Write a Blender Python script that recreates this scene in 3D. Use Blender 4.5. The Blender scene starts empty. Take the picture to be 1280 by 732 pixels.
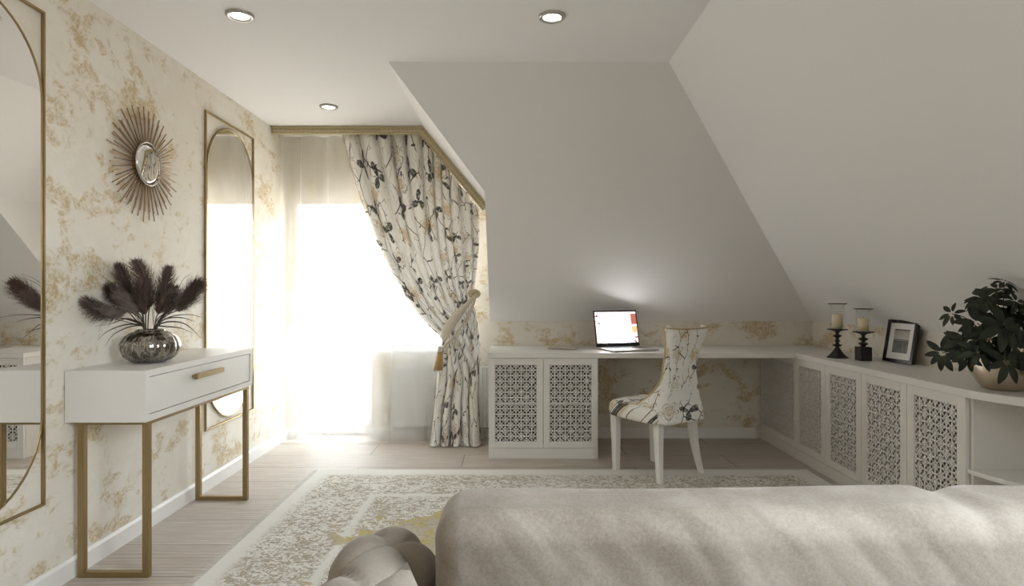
import bpy, bmesh, math, random
from mathutils import Vector, Matrix, noise as mnoise

PI = math.pi
F, CX, CY, HC = 763.0, 640.0, 366.0, 1.2
R = random.Random(7)
COL = bpy.context.scene.collection


def P(px, py, y):
    """A point of the room seen at a pixel of the 1280x732 frame, at distance y along the room."""
    return Vector(((px - CX) * y / F, y, HC - (py - CY) * y / F))


# ------------------------------------------------------------------ mesh builder
class MB:
    def __init__(s):
        s.v, s.f, s.uv = [], [], None

    def add(s, vs, fs):
        b = len(s.v)
        s.v += [Vector(p) for p in vs]
        s.f += [tuple(b + i for i in q) for q in fs]

    def box(s, x0, x1, y0, y1, z0, z1):
        s.add([(x0, y0, z0), (x1, y0, z0), (x1, y1, z0), (x0, y1, z0), (x0, y0, z1), (x1, y0, z1), (x1, y1, z1), (x0, y1, z1)],
              [(0, 3, 2, 1), (4, 5, 6, 7), (0, 1, 5, 4), (1, 2, 6, 5), (2, 3, 7, 6), (3, 0, 4, 7)])
        return s

    def prism(s, poly, ext):
        """poly: list of 3D points (ring), ext: extrusion vector"""
        n = len(poly)
        ext = Vector(ext)
        s.add([Vector(p) for p in poly] + [Vector(p) + ext for p in poly],
              [tuple(range(n))[::-1], tuple(range(n, 2 * n))] + [(i, (i + 1) % n, n + (i + 1) % n, n + i) for i in range(n)])
        return s

    def tube(s, pts, r, seg=8, close=False, cap=True):
        pts = [Vector(p) for p in pts]
        n = len(pts)
        rs = r if isinstance(r, (list, tuple)) else [r] * n
        t0 = (pts[1] - pts[0]).normalized()
        up = Vector((0, 0, 1)) if abs(t0.z) < .9 else Vector((1, 0, 0))
        nrm = t0.cross(up).normalized()
        rings = []
        for i in range(n):
            a = pts[(i - 1) % n] if (close or i > 0) else pts[i]
            c = pts[(i + 1) % n] if (close or i < n - 1) else pts[i]
            t = (c - a).normalized()
            nrm = (nrm - t * nrm.dot(t)).normalized()
            b = t.cross(nrm)
            rings.append([pts[i] + (nrm * math.cos(2 * PI * k / seg) + b * math.sin(2 * PI * k / seg)) * rs[i] for k in range(seg)])
        vs = [p for rg in rings for p in rg]
        fs = []
        for i in range(n if close else n - 1):
            j = (i + 1) % n
            for k in range(seg):
                fs.append((i * seg + k, i * seg + (k + 1) % seg, j * seg + (k + 1) % seg, j * seg + k))
        if cap and not close:
            fs += [tuple(range(seg))[::-1], tuple((n - 1) * seg + k for k in range(seg))]
        s.add(vs, fs)
        return s

    def lathe(s, prof, c=(0, 0, 0), seg=32, lobes=0, depth=0, cap=True):
        c = Vector(c)
        vs, fs, n = [], [], len(prof)
        for r, z in prof:
            for k in range(seg):
                a = 2 * PI * k / seg
                rr = r * (1 + (depth * abs(math.sin(lobes * a / 2)) - depth if lobes else 0))
                vs.append(c + Vector((rr * math.cos(a), rr * math.sin(a), z)))
        for i in range(n - 1):
            for k in range(seg):
                k2 = (k + 1) % seg
                fs.append((i * seg + k, i * seg + k2, (i + 1) * seg + k2, (i + 1) * seg + k))
        if cap and prof[0][0] > 1e-5:
            fs.append(tuple(range(seg))[::-1])
        if cap and prof[-1][0] > 1e-5:
            fs.append(tuple((n - 1) * seg + k for k in range(seg)))
        s.add(vs, fs)
        return s

    def grid(s, fn, nu, nv, closed_u=False, uvfn=None):
        b = len(s.v)
        for j in range(nv + 1):
            for i in range(nu + (0 if closed_u else 1)):
                s.v.append(Vector(fn(i / nu, j / nv)))
        w = nu if closed_u else nu + 1
        if uvfn is not None and s.uv is None:
            s.uv = {}
        for j in range(nv):
            for i in range(nu):
                i2 = (i + 1) % w
                if uvfn is not None:
                    s.uv[len(s.f)] = [uvfn(i / nu, j / nv), uvfn((i + 1) / nu, j / nv), uvfn((i + 1) / nu, (j + 1) / nv), uvfn(i / nu, (j + 1) / nv)]
                s.f.append((b + j * w + i, b + j * w + i2, b + (j + 1) * w + i2, b + (j + 1) * w + i))
        return s


def origin_of(o):
    p = Vector((0, 0, 0))
    while o is not None:
        p += o.location
        o = o.parent
    return p


def obj(name, mb, m, parent=None, smooth=False, bevel=0, local=False, recalc=True, solid=0, subd=0, kind=None, loc=None):
    me = bpy.data.meshes.new(name)
    off = Vector((0, 0, 0))
    if loc is not None:
        off = Vector(loc)
    elif parent is not None and not local:
        off = origin_of(parent)
    me.from_pydata([tuple(v - off) for v in mb.v], [], mb.f)
    if mb.uv:
        ul = me.uv_layers.new(name='UVMap')
        for p in me.polygons:
            q = mb.uv.get(p.index)
            if q:
                for k, li in enumerate(p.loop_indices):
                    ul.data[li].uv = q[k % len(q)]
    if recalc:
        bm = bmesh.new()
        bm.from_mesh(me)
        bmesh.ops.recalc_face_normals(bm, faces=bm.faces)
        bm.to_mesh(me)
        bm.free()
    me.materials.append(m)
    if smooth:
        for p in me.polygons:
            p.use_smooth = True
    o = bpy.data.objects.new(name, me)
    COL.objects.link(o)
    if loc is not None:
        o.location = loc
    o.parent = parent
    if solid:
        k = o.modifiers.new('solid', 'SOLIDIFY')
        k.thickness = solid
        k.offset = -1
    if bevel:
        k = o.modifiers.new('bevel', 'BEVEL')
        k.width = bevel
        k.segments = 2
        k.limit_method = 'ANGLE'
        k.angle_limit = math.radians(40)
    if subd:
        k = o.modifiers.new('sub', 'SUBSURF')
        k.levels = k.render_levels = subd
    if kind:
        o['kind'] = kind
    return o


def tag(o, label, cat, group=None):
    o['label'] = label
    o['category'] = cat
    if group:
        o['group'] = group
    return o


def thing(name, label, cat, loc=(0, 0, 0), rotz=0, group=None):
    o = bpy.data.objects.new(name, None)
    COL.objects.link(o)
    o.empty_display_size = .05
    o.location = loc
    o.rotation_euler = (0, 0, rotz)
    return tag(o, label, cat, group)


def struct(name, mb, m, **kw):
    return obj(name, mb, m, kind='structure', **kw)


def copy_thing(o, parent=None):
    c = o.copy()
    COL.objects.link(c)
    if parent is not None:
        c.parent = parent
    for ch in [x for x in bpy.data.objects if x.parent == o]:
        copy_thing(ch, c)
    return c


# ------------------------------------------------------------------ materials
class NT:
    def __init__(s, name):
        s.m = bpy.data.materials.new(name)
        s.m.use_nodes = True
        s.t = s.m.node_tree
        s.t.nodes.clear()
        s.out = s.t.nodes.new('ShaderNodeOutputMaterial')

    def n(s, typ, ins=None, **props):
        x = s.t.nodes.new('ShaderNode' + typ)
        for k, v in props.items():
            setattr(x, k, v)
        for k, v in (ins or {}).items():
            s.set(x.inputs[k], v)
        return x

    def set(s, sock, v):
        if isinstance(v, bpy.types.NodeSocket):
            s.t.links.new(v, sock)
        elif isinstance(v, bpy.types.Node):
            s.t.links.new(v.outputs[0], sock)
        else:
            if isinstance(v, (tuple, list)) and len(v) == 3 and sock.type == 'RGBA':
                v = (*v, 1)
            sock.default_value = v

    def math(s, op, a, b=None, c=None, clamp=False):
        x = s.n('Math', operation=op, use_clamp=clamp)
        s.set(x.inputs[0], a)
        if b is not None:
            s.set(x.inputs[1], b)
        if c is not None:
            s.set(x.inputs[2], c)
        return x.outputs[0]

    def vmath(s, op, a, b=None, scale=None):
        x = s.n('VectorMath', operation=op)
        s.set(x.inputs[0], a)
        if b is not None:
            s.set(x.inputs[1], b)
        if scale is not None:
            s.set(x.inputs['Scale'], scale)
        return x.outputs['Value'] if op in ('LENGTH', 'DISTANCE', 'DOT_PRODUCT') else x.outputs[0]

    def mix(s, f, a, b, mode='MIX'):
        x = s.n('Mix', data_type='RGBA', blend_type=mode)
        s.set(x.inputs[0], f)
        s.set(x.inputs[6], a)
        s.set(x.inputs[7], b)
        return x.outputs[2]

    def step(s, v, lo, hi, a=0.0, b=1.0):
        x = s.n('MapRange', interpolation_type='SMOOTHSTEP')
        s.set(x.inputs[0], v)
        for i, q in ((1, lo), (2, hi), (3, a), (4, b)):
            s.set(x.inputs[i], q)
        return x.outputs[0]

    def noise(s, vec, scale, detail=3, rough=.5, dist=0.0):
        x = s.n('TexNoise', {'Vector': vec, 'Scale': scale, 'Detail': detail, 'Roughness': rough, 'Distortion': dist})
        return x.outputs[0]

    def scalev(s, vec, xyz, loc=(0, 0, 0)):
        return s.n('Mapping', {'Vector': vec, 'Scale': xyz, 'Location': loc}).outputs[0]

    def bump(s, h, strength=.3, dist=.01):
        return s.n('Bump', {'Height': h, 'Strength': strength, 'Distance': dist}).outputs[0]

    def principled(s, color, rough=.5, metal=0.0, bump=None, **extra):
        x = s.n('BsdfPrincipled', {'Base Color': color, 'Roughness': rough, 'Metallic': metal})
        for k, v in extra.items():
            s.set(x.inputs[k.replace('_', ' ')], v)
        if bump is not None:
            s.set(x.inputs['Normal'], bump)
        s.t.links.new(x.outputs[0], s.out.inputs[0])
        return s.m


def simple(name, col, rough=.5, metal=0.0, var=.04, nscale=30, bump=0, bdist=.002, **extra):
    t = NT(name)
    co = t.n('TexCoord').outputs['Object']
    n = t.noise(co, nscale, 4, .6)
    c = t.mix(n, tuple(x * (1 - var) for x in col), tuple(min(1, x * (1 + var)) for x in col))
    b = t.bump(n, bump, bdist) if bump else None
    return t.principled(c, rough, metal, b, **extra)


def mat_wallpaper():
    t = NT('patina_wallpaper')
    pos = t.n('NewGeometry').outputs['Position']
    p = t.scalev(pos, (1, 1, 1.35))
    big = t.noise(p, 3.4, 2, .5, .4)
    mid = t.noise(p, 11.5, 9, .70, .6)
    fine = t.noise(pos, 55, 6, .7, .8)
    s = t.math('ADD', t.math('MULTIPLY', big, .55), t.math('MULTIPLY', mid, .62))
    mask = t.step(s, .595, .69)
    grain = t.step(fine, .40, .60)
    mask = t.math('MULTIPLY', mask, t.math('ADD', t.math('MULTIPLY', grain, .78), .22))
    fl = t.math('MULTIPLY', t.step(t.noise(p, 26, 6, .7, .5), .6, .72), .3)
    mask = t.math('MAXIMUM', mask, fl, clamp=True)
    base = t.mix(t.noise(pos, 3, 4), (.67, .625, .54), (.755, .72, .645))
    base = t.mix(t.math('MULTIPLY', t.step(t.noise(p, 5, 8, .7), .45, .62), .35), base, (.80, .775, .72))
    gold = t.mix(fine, (.37, .255, .09), (.56, .43, .215))
    c = t.mix(t.math('MULTIPLY', mask, .95), base, gold)
    return t.principled(c, t.math('SUBTRACT', .72, t.math('MULTIPLY', mask, .2)), 0.0, t.bump(t.math('ADD', fine, t.math('MULTIPLY', mask, .6)), .12, .002))


def mat_floor():
    t = NT('pale_oak_planks')
    pos = t.n('NewGeometry').outputs['Position']
    br = t.n('TexBrick', {'Vector': t.scalev(pos, (1, 1, 1), (.35, .012, 0)), 'Color1': (0, 0, 0), 'Color2': (1, 1, 1), 'Mortar': (.5, .5, .5), 'Scale': 1.0,
                          'Mortar Size': .0022, 'Mortar Smooth': .1, 'Brick Width': 1.9, 'Row Height': .3245}, offset=.37)
    rnd = br.outputs[0]
    gap = br.outputs[1]
    off = t.vmath('SCALE', rnd, scale=17.0)
    q = t.vmath('ADD', t.scalev(pos, (1.0, 9.0, 1)), off)
    w = t.n('TexWave', {'Vector': t.vmath('ADD', t.scalev(pos, (.35, 5.0, 1)), off), 'Scale': 2.0, 'Distortion': 9.0, 'Detail': 3.0, 'Detail Scale': .8}, wave_type='BANDS', bands_direction='Y').outputs['Fac']
    g = t.noise(q, 5, 6, .65, .3)
    g2 = t.noise(t.vmath('ADD', t.scalev(pos, (2.0, 60.0, 1)), off), 3, 4, .6)
    c = t.mix(t.step(g, .3, .72), (.47, .415, .365), (.63, .58, .53))
    c = t.mix(t.math('MULTIPLY', t.step(w, .55, .9), .42), c, (.33, .275, .23))
    c = t.mix(t.math('MULTIPLY', g2, .22), c, (.36, .30, .25))
    c = t.mix(.18, c, t.mix(rnd, (.40, .34, .29), (.58, .52, .46)))
    c = t.mix(gap, c, (.13, .10, .08))
    h = t.math('SUBTRACT', t.math('MULTIPLY', g2, .25), gap)
    return t.principled(c, t.math('ADD', .42, t.math('MULTIPLY', g, .18)), 0.0, t.bump(h, .25, .003), Specular_IOR_Level=.22)


def mat_rug():
    t = NT('distressed_rug_pile')
    pos = t.n('NewGeometry').outputs['Position']
    sx = t.n('SeparateXYZ', {0: pos})
    X, Y = sx.outputs[0], sx.outputs[1]
    ex = t.math('MINIMUM', t.math('SUBTRACT', X, -1.345), t.math('SUBTRACT', 1.99, X))
    ey = t.math('MINIMUM', t.math('SUBTRACT', Y, 1.20), t.math('SUBTRACT', 4.125, Y))
    e = t.math('MINIMUM', ex, ey)
    big = t.noise(pos, 2.4, 3, .55, .5)
    mid = t.noise(t.scalev(pos, (1, 1.25, 1)), 30, 5, .62, 1.0)
    fine = t.noise(t.scalev(pos, (1, 1.7, 1)), 80, 4, .6, .8)
    s = t.math('ADD', t.math('MULTIPLY', mid, .55), t.math('ADD', t.math('MULTIPLY', fine, .58), t.math('MULTIPLY', big, .22)))
    edge = t.step(e, .09, .17)
    line = t.step(t.math('ABSOLUTE', t.math('SUBTRACT', e, t.math('ADD', .47, t.math('MULTIPLY', mid, .10)))), .012, .035)
    speck = t.math('MULTIPLY', t.math('MULTIPLY', t.step(s, .680, .712), edge), line)
    # worn gold medallion
    dx = t.math('DIVIDE', t.math('SUBTRACT', X, .05), .85)
    dy = t.math('DIVIDE', t.math('SUBTRACT', Y, 2.98), .50)
    rr = t.math('SQRT', t.math('ADD', t.math('MULTIPLY', dx, dx), t.math('MULTIPLY', dy, dy)))
    blot = t.noise(pos, 3.6, 4, .55, .9)
    m = t.math('ADD', rr, t.math('MULTIPLY', t.math('SUBTRACT', blot, .5), 2.2))
    med = t.step(m, .92, .99, 1.0, 0.0)
    base = t.mix(t.noise(pos, 4, 3), (.72, .70, .655), (.80, .785, .745))
    spc = t.mix(t.step(big, .35, .65), (.27, .20, .095), (.37, .315, .225))
    tan = t.mix(t.step(t.noise(pos, 7, 4), .42, .62), (.50, .44, .35), (.52, .42, .13))
    c = t.mix(t.math('MULTIPLY', med, .85), base, tan)
    c = t.mix(t.math('MULTIPLY', speck, t.math('SUBTRACT', .85, t.math('MULTIPLY', med, .5))), c, spc)
    h = t.math('ADD', t.math('MULTIPLY', speck, -1.0), t.math('MULTIPLY', t.noise(pos, 260, 2), .3))
    return t.principled(c, .95, 0.0, t.bump(h, .5, .006), Specular_IOR_Level=.1)


def mat_velvet(name, lo, hi):
    t = NT(name)
    co = t.n('TexCoord').outputs['Object']
    brush = t.noise(t.vmath('ADD', t.scalev(co, (5.0, 4.0, 2.0)), t.n('CombineXYZ', {0: t.math('MULTIPLY', t.n('SeparateXYZ', {0: co}).outputs[2], 4.5)}).outputs[0]), 1.7, 3, .5, .4)
    nap = t.noise(co, 150, 4, .75)
    f = t.math('ADD', t.math('MULTIPLY', t.step(brush, .34, .68), .62), t.math('MULTIPLY', t.step(nap, .3, .7), .38))
    c = t.mix(f, lo, hi)
    return t.principled(c, .85, 0.0, t.bump(nap, .25, .002), Sheen_Weight=.15, Sheen_Roughness=.4, Specular_IOR_Level=.15)


def mat_print(through=0.0):
    """White furnishing fabric printed with black twigs and leaves and gold blossoms (UV in metres)."""
    t = NT('floral_print_fabric')
    uv = t.n('TexCoord').outputs['UV']
    wob = t.n('TexNoise', {'Vector': uv, 'Scale': 9.0, 'Detail': 2.0}).outputs[1]
    uvw = t.vmath('ADD', uv, t.vmath('SCALE', t.vmath('SUBTRACT', wob, (.5, .5, .5)), scale=.045))

    def cells(scale, off):
        v = t.n('TexVoronoi', {'Vector': t.vmath('ADD', uvw, off), 'Scale': scale, 'Randomness': .85}, voronoi_dimensions='2D')
        loc = t.vmath('SUBTRACT', t.vmath('ADD', uvw, off), v.outputs['Position'])
        s = t.n('SeparateXYZ', {0: loc})
        c = t.n('SeparateXYZ', {0: v.outputs['Color']})
        r = t.vmath('LENGTH', t.n('CombineXYZ', {0: s.outputs[0], 1: s.outputs[1]}).outputs[0])
        a = t.math('ADD', t.math('ARCTAN2', s.outputs[1], s.outputs[0]), t.math('MULTIPLY', c.outputs[0], 6.28))
        return r, a, c.outputs[1], c.outputs[2]

    base = t.mix(t.noise(uv, 30, 3), (.80, .78, .735), (.83, .81, .775))
    # open gold blossoms with drawn outlines
    r, a, k1, k2 = cells(5.2, (.13, .4, 0))
    pet = t.math('ADD', .52, t.math('MULTIPLY', t.math('ABSOLUTE', t.math('COSINE', t.math('MULTIPLY', a, 2.5))), .48))
    rp = t.math('MULTIPLY', pet, .062)
    q = t.math('DIVIDE', r, rp)
    on = t.step(k1, .48, .50)
    fillm = t.math('MULTIPLY', t.step(q, .35, 1.0, .75, .12), t.step(q, 1.0, 1.03, 1.0, 0.0))
    ring = t.math('MULTIPLY', t.step(t.math('ABSOLUTE', t.math('SUBTRACT', q, 1.0)), .02, .07, 1.0, 0.0), 1.0)
    ring2 = t.step(t.math('ABSOLUTE', t.math('SUBTRACT', q, .55)), .03, .09, 1.0, 0.0)
    gold = t.mix(k2, (.58, .37, .06), (.54, .42, .24))
    c = t.mix(t.math('MULTIPLY', t.math('MULTIPLY', fillm, on), t.step(k2, .2, .6, .25, .9)), base, gold)
    c = t.mix(t.math('MULTIPLY', t.math('MULTIPLY', t.math('MAXIMUM', ring, t.math('MULTIPLY', ring2, .6)), on), .7), c, t.mix(t.step(k2, .45, .55), (.08, .07, .06), (.45, .32, .12)))
    # fine grey drawing lines
    wv = t.n('TexWave', {'Vector': uvw, 'Scale': 3.4, 'Distortion': 14.0, 'Detail': 2.0, 'Detail Scale': 1.6}).outputs['Fac']
    gl = t.math('MULTIPLY', t.step(t.math('ABSOLUTE', t.math('SUBTRACT', wv, .5)), .02, .075, 1.0, 0.0), t.step(t.noise(uv, 6, 2), .44, .52))
    c = t.mix(t.math('MULTIPLY', gl, .72), c, (.20, .18, .16))
    # twigs
    ve = t.n('TexVoronoi', {'Vector': t.vmath('ADD', t.vmath('MULTIPLY', uvw, (1.35, .75, 1)), (3.1, 1.7, 0)), 'Scale': 7.5}, voronoi_dimensions='2D', feature='DISTANCE_TO_EDGE').outputs['Distance']
    tm = t.step(t.noise(t.vmath('ADD', uv, (5, 2, 0)), 5.5, 2), .42, .50)
    tw = t.math('MULTIPLY', t.step(ve, .014, .034, 1.0, 0.0), tm)
    c = t.mix(t.math('MULTIPLY', tw, .9), c, (.045, .04, .037))
    # small leaves near the twigs
    r, a, k1, k2 = cells(17.0, (2.2, 7.7, 0))
    lx = t.math('DIVIDE', t.math('ABSOLUTE', t.math('MULTIPLY', r, t.math('COSINE', a))), .021)
    ly = t.math('DIVIDE', t.math('ABSOLUTE', t.math('MULTIPLY', r, t.math('SINE', a))), .0065)
    leaf = t.step(t.math('ADD', t.math('MULTIPLY', lx, lx), ly), .8, 1.0, 1.0, 0.0)
    leaf = t.math('MULTIPLY', t.math('MULTIPLY', leaf, t.step(k1, .40, .42)), t.step(ve, .12, .18, 1.0, 0.0))
    leaf = t.math('MULTIPLY', leaf, t.step(t.noise(t.vmath('ADD', uv, (5, 2, 0)), 5.5, 2), .42, .5))
    c = t.mix(t.math('MULTIPLY', leaf, .92), c, t.mix(t.step(k2, .72, .74), (.05, .045, .04), (.48, .36, .17)))
    # larger black leaf sprays
    r, a, k1, k2 = cells(6.0, (9.2, 3.1, 0))
    sp = t.math('POWER', t.math('ABSOLUTE', t.math('COSINE', t.math('MULTIPLY', a, 1.5))), 2.2)
    rs = t.math('MULTIPLY', t.math('ADD', .1, sp), .066)
    q = t.math('DIVIDE', r, rs)
    spray = t.math('MULTIPLY', t.step(q, .9, 1.0, 1.0, 0.0), t.step(k1, .52, .54))
    vein = t.step(t.noise(t.scalev(uv, (1, 1, 1)), 60, 3), .35, .55)
    c = t.mix(t.math('MULTIPLY', spray, t.math('ADD', .55, t.math('MULTIPLY', vein, .42))), c, (.05, .047, .045))
    weave = t.noise(uv, 420, 2)
    t.principled(c, .9, 0.0, t.bump(weave, .1, .001), Specular_IOR_Level=.15, Sheen_Weight=.1)
    if through:
        pr_ = t.out.inputs[0].links[0].from_socket
        tl = t.n('BsdfTranslucent', {0: c})
        mx_ = t.n('MixShader', {0: through, 1: pr_, 2: tl.outputs[0]})
        t.t.links.new(mx_.outputs[0], t.out.inputs[0])
    return t.m


def mat_sheer():
    t = NT('white_voile')
    tr = t.n('BsdfTransparent', {0: (1, 1, 1, 1)})
    df = t.n('BsdfDiffuse', {0: (.90, .90, .90, 1)})
    tl = t.n('BsdfTranslucent', {0: (.80, .80, .80, 1)})
    m = t.n('MixShader', {0: .55, 1: df.outputs[0], 2: tl.outputs[0]})
    lw = t.n('LayerWeight', {0: .35})
    fac = t.step(lw.outputs['Facing'], .05, .9, .29, .75)
    mm = t.n('MixShader', {0: fac, 1: tr.outputs[0], 2: m.outputs[0]})
    t.t.links.new(mm.outputs[0], t.out.inputs[0])
    return t.m


def mat_glass(name, tint=(1, 1, 1), spec=.06, rough=0.0):
    t = NT(name)
    tr = t.n('BsdfTransparent', {0: (*tint, 1)})
    gl = t.n('BsdfGlossy', {0: (1, 1, 1, 1), 'Roughness': rough})
    lw = t.n('LayerWeight', {0: .5})
    f = t.math('ADD', t.math('MULTIPLY', t.math('POWER', lw.outputs['Facing'], 4.0), .55), spec, clamp=True)
    m = t.n('MixShader', {0: f, 1: tr.outputs[0], 2: gl.outputs[0]})
    t.t.links.new(m.outputs[0], t.out.inputs[0])
    return t.m


def mat_emit(name, col, s):
    t = NT(name)
    e = t.n('Emission', {0: (*col, 1), 1: s})
    t.t.links.new(e.outputs[0], t.out.inputs[0])
    return t.m


def mat_screen():
    t = NT('lit_laptop_screen')
    uv = t.n('TexCoord').outputs['UV']
    s = t.n('SeparateXYZ', {0: uv})
    U, V = s.outputs[0], s.outputs[1]
    n = t.noise(t.scalev(uv, (6, 5, 1)), 1.6, 3)
    side = t.mix(t.step(n, .42, .5), (.9, .62, .55), (1, .9, .88))
    side = t.mix(t.step(t.noise(uv, 9, 2), .58, .62), side, (.16, .05, .05))
    side = t.mix(t.math('MULTIPLY', t.step(U, .86, .88), t.math('MULTIPLY', t.step(V, .58, .6), t.step(V, .93, .95, 1.0, 0.0))), side, (.30, .10, .07))
    side = t.mix(t.math('MULTIPLY', t.step(U, .86, .88), t.math('MULTIPLY', t.step(V, .33, .35), t.step(V, .52, .54, 1.0, 0.0))), side, (.75, .38, .18))
    pg = t.math('MULTIPLY', t.math('MULTIPLY', t.step(U, .115, .12), t.step(U, .84, .845, 1.0, 0.0)), t.step(V, .96, .965, 1.0, 0.0))
    c = t.mix(pg, side, (1, 1, 1))
    bar = t.math('MULTIPLY', t.step(t.math('ABSOLUTE', t.math('SUBTRACT', V, .825)), .008, .014, 1.0, 0.0), t.step(t.noise(t.scalev(uv, (30, 1, 1)), 1, 1), .45, .5))
    bar2 = t.math('MULTIPLY', t.step(t.math('ABSOLUTE', t.math('SUBTRACT', V, .12)), .012, .018, 1.0, 0.0), t.step(t.noise(t.scalev(uv, (22, 1, 1), (3, 0, 0)), 1, 1), .45, .5))
    c = t.mix(t.math('MULTIPLY', t.math('MAXIMUM', bar, bar2), pg), c, (.55, .45, .45))
    c = t.mix(t.math('SUBTRACT', 1.0, pg), c, (.22, .20, .21), 'MULTIPLY')
    e = t.n('Emission', {0: c, 1: 3.8})
    t.t.links.new(e.outputs[0], t.out.inputs[0])
    return t.m


def mat_photo():
    t = NT('framed_print')
    uv = t.n('TexCoord').outputs['UV']
    s = t.n('SeparateXYZ', {0: uv})
    U, V = s.outputs[0], s.outputs[1]
    ins = t.math('MULTIPLY', t.math('MULTIPLY', t.step(U, .19, .195), t.step(U, .80, .805, 1.0, 0.0)), t.math('MULTIPLY', t.step(V, .18, .185), t.step(V, .83, .835, 1.0, 0.0)))
    grass = t.noise(t.scalev(uv, (40, 4, 1)), 1.0, 4, .7)
    low = t.mix(t.step(grass, .35, .65), (.03, .03, .03), (.28, .27, .25))
    low = t.mix(t.step(V, .22, .50), low, t.mix(.45, low, (.02, .02, .02)))
    sky = t.mix(t.step(V, .5, .8), (.50, .48, .44), (.36, .34, .31))
    c = t.mix(t.step(V, .515, .52), low, sky)
    c = t.mix(t.step(t.math('ABSOLUTE', t.math('SUBTRACT', V, .54)), .008, .016, 1.0, 0.0), c, (.05, .05, .05))
    c = t.mix(t.step(t.math('ABSOLUTE', t.math('SUBTRACT', V, .815)), .012, .02, 1.0, 0.0), c, (.05, .05, .05))
    c = t.mix(ins, (.80, .79, .76), c)
    return t.principled(c, .35)


def mat_leaf():
    t = NT('dark_glossy_leaf')
    co = t.n('TexCoord').outputs['Object']
    c = t.mix(t.step(t.noise(co, 14, 2), .35, .65), (.009, .014, .008), (.026, .036, .019))
    return t.principled(c, .45, 0.0, Specular_IOR_Level=.35)


M = dict(
    wallpaper=mat_wallpaper(), floor=mat_floor(), rug=mat_rug(), print=mat_print(), drape=mat_print(.05), sheer=mat_sheer(),
    paint=simple('ceiling_paint', (.80, .792, .795), .9, var=.012, nscale=90, bump=.06),
    white=simple('white_lacquer', (.74, .72, .69), .42, var=.015, nscale=120, bump=.03),
    trim=simple('white_trim', (.80, .785, .76), .45, var=.01),
    inner_shade=simple('taupe_inner_shade', (.13, .11, .09), .6, var=.02),  # shade put into the colour: dark cabinet insides behind the lattice holes
    frame=simple('window_frame_white', (.85, .85, .84), .35, var=.01),
    gold=simple('brushed_gold', (.36, .27, .14), .42, 1.0, var=.08, nscale=60),
    rose=simple('copper_gold', (.27, .165, .08), .45, .45, var=.08),
    ornament=simple('pale_antique_gold', (.78, .70, .50), .5, .2, var=.1),
    cornice=simple('antique_gold', (.52, .45, .28), .5, .2, var=.2, nscale=80),
    velvet=mat_velvet('taupe_velvet', (.205, .172, .14), (.36, .318, .275)),
    velvet2=mat_velvet('taupe_velvet_armrest', (.235, .20, .165), (.33, .29, .248)),
    mirror=simple('mirror_silver', (.90, .89, .87), .0, 1.0, var=.0),
    glass=mat_glass('window_glass', (.98, .99, .98), .01),
    candleglass=mat_glass('clear_glass', (.985, .985, .98), .008),
    iron=simple('dark_cast_iron', (.030, .028, .026), .5, .3, var=.3, bump=.15),
    wax=simple('ivory_wax', (.76, .66, .48), .55, var=.1, nscale=60, bump=.15, Subsurface_Weight=.15),
    wick=simple('charred_wick', (.03, .03, .03), .9),
    blackgloss=simple('black_gloss', (.012, .011, .011), .2),
    print_art=mat_photo(), screen=mat_screen(),
    alu=simple('aluminium', (.62, .61, .60), .35, .9, var=.02),
    keys=simple('dark_keys', (.02, .02, .022), .5),
    paper=simple('paper', (.66, .63, .58), .7, var=.05),
    cover=simple('magazine_cover', (.52, .47, .40), .4, var=.3, nscale=9),
    leaf=mat_leaf(), stemg=simple('plant_stem', (.05, .045, .03), .7),
    soil=simple('dark_soil', (.02, .016, .012), .95, var=.5, nscale=80, bump=.5),
    pot=simple('champagne_metal', (.60, .52, .41), .36, .85, var=.03),
    plume=simple('dark_plume', (.17, .118, .10), .85, var=.45, nscale=40),
    plume2=simple('faded_plume', (.24, .185, .165), .85, var=.4, nscale=40),
    blade=simple('dry_blade', (.085, .075, .055), .75, var=.3),
    lamp=mat_emit('lit_diffuser', (1, .97, .93), 9.0),
    chrome=simple('satin_ring', (.42, .40, .37), .35, .7, var=.02),
    radiator=simple('radiator_enamel', (.80, .80, .79), .35, var=.01),
    rope=simple('silver_cord', (.60, .55, .46), .6, .1, var=.3, nscale=200, bump=.4),
    tassel=simple('gold_tassel', (.46, .31, .12), .7, .1, var=.25, nscale=140, bump=.4),
    piping=simple('gold_piping', (.48, .37, .20), .6, var=.1),
    pillow=mat_velvet('beige_velvet', (.25, .212, .175), (.32, .28, .24)),
    stone=simple('pale_stone', (.80, .77, .71), .9, var=.08, nscale=4),
    timber=simple('pale_timber', (.62, .47, .30), .8, var=.12, nscale=8),
)


def mat_smoked():
    t = NT('smoked_glass')
    gl = t.n('BsdfGlass', {0: (.80, .77, .73, 1), 'Roughness': .03, 'IOR': 1.45})
    mt = t.n('BsdfPrincipled', {'Base Color': t.mix(t.step(t.noise(t.scalev(t.n('TexCoord').outputs['Object'], (1, 1, .45)), 30, 4, .6, 2.5), .40, .62), (.20, .185, .17), (.72, .69, .65)), 'Metallic': 1.0, 'Roughness': .2})
    m = t.n('MixShader', {0: .6, 1: gl.outputs[0], 2: mt.outputs[0]})
    t.t.links.new(m.outputs[0], t.out.inputs[0])
    return t.m


M['smoked'] = mat_smoked()

# ------------------------------------------------------------------ room shell
XL, XR, YB, YR, ZC = -1.865, 2.49, 5.06, -3.0, 2.49
XRI, YRI = .8755, 3.408                      # where the slopes leave the flat ceiling
ZK = .968                                    # knee wall height
XD, XCK, ZD = -.692, -.18, 1.873             # dormer slope: upper edge, cheek, lower edge
YD = YRI + (ZC - ZD) / ((ZC - ZK) / (YB - YRI))

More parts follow.
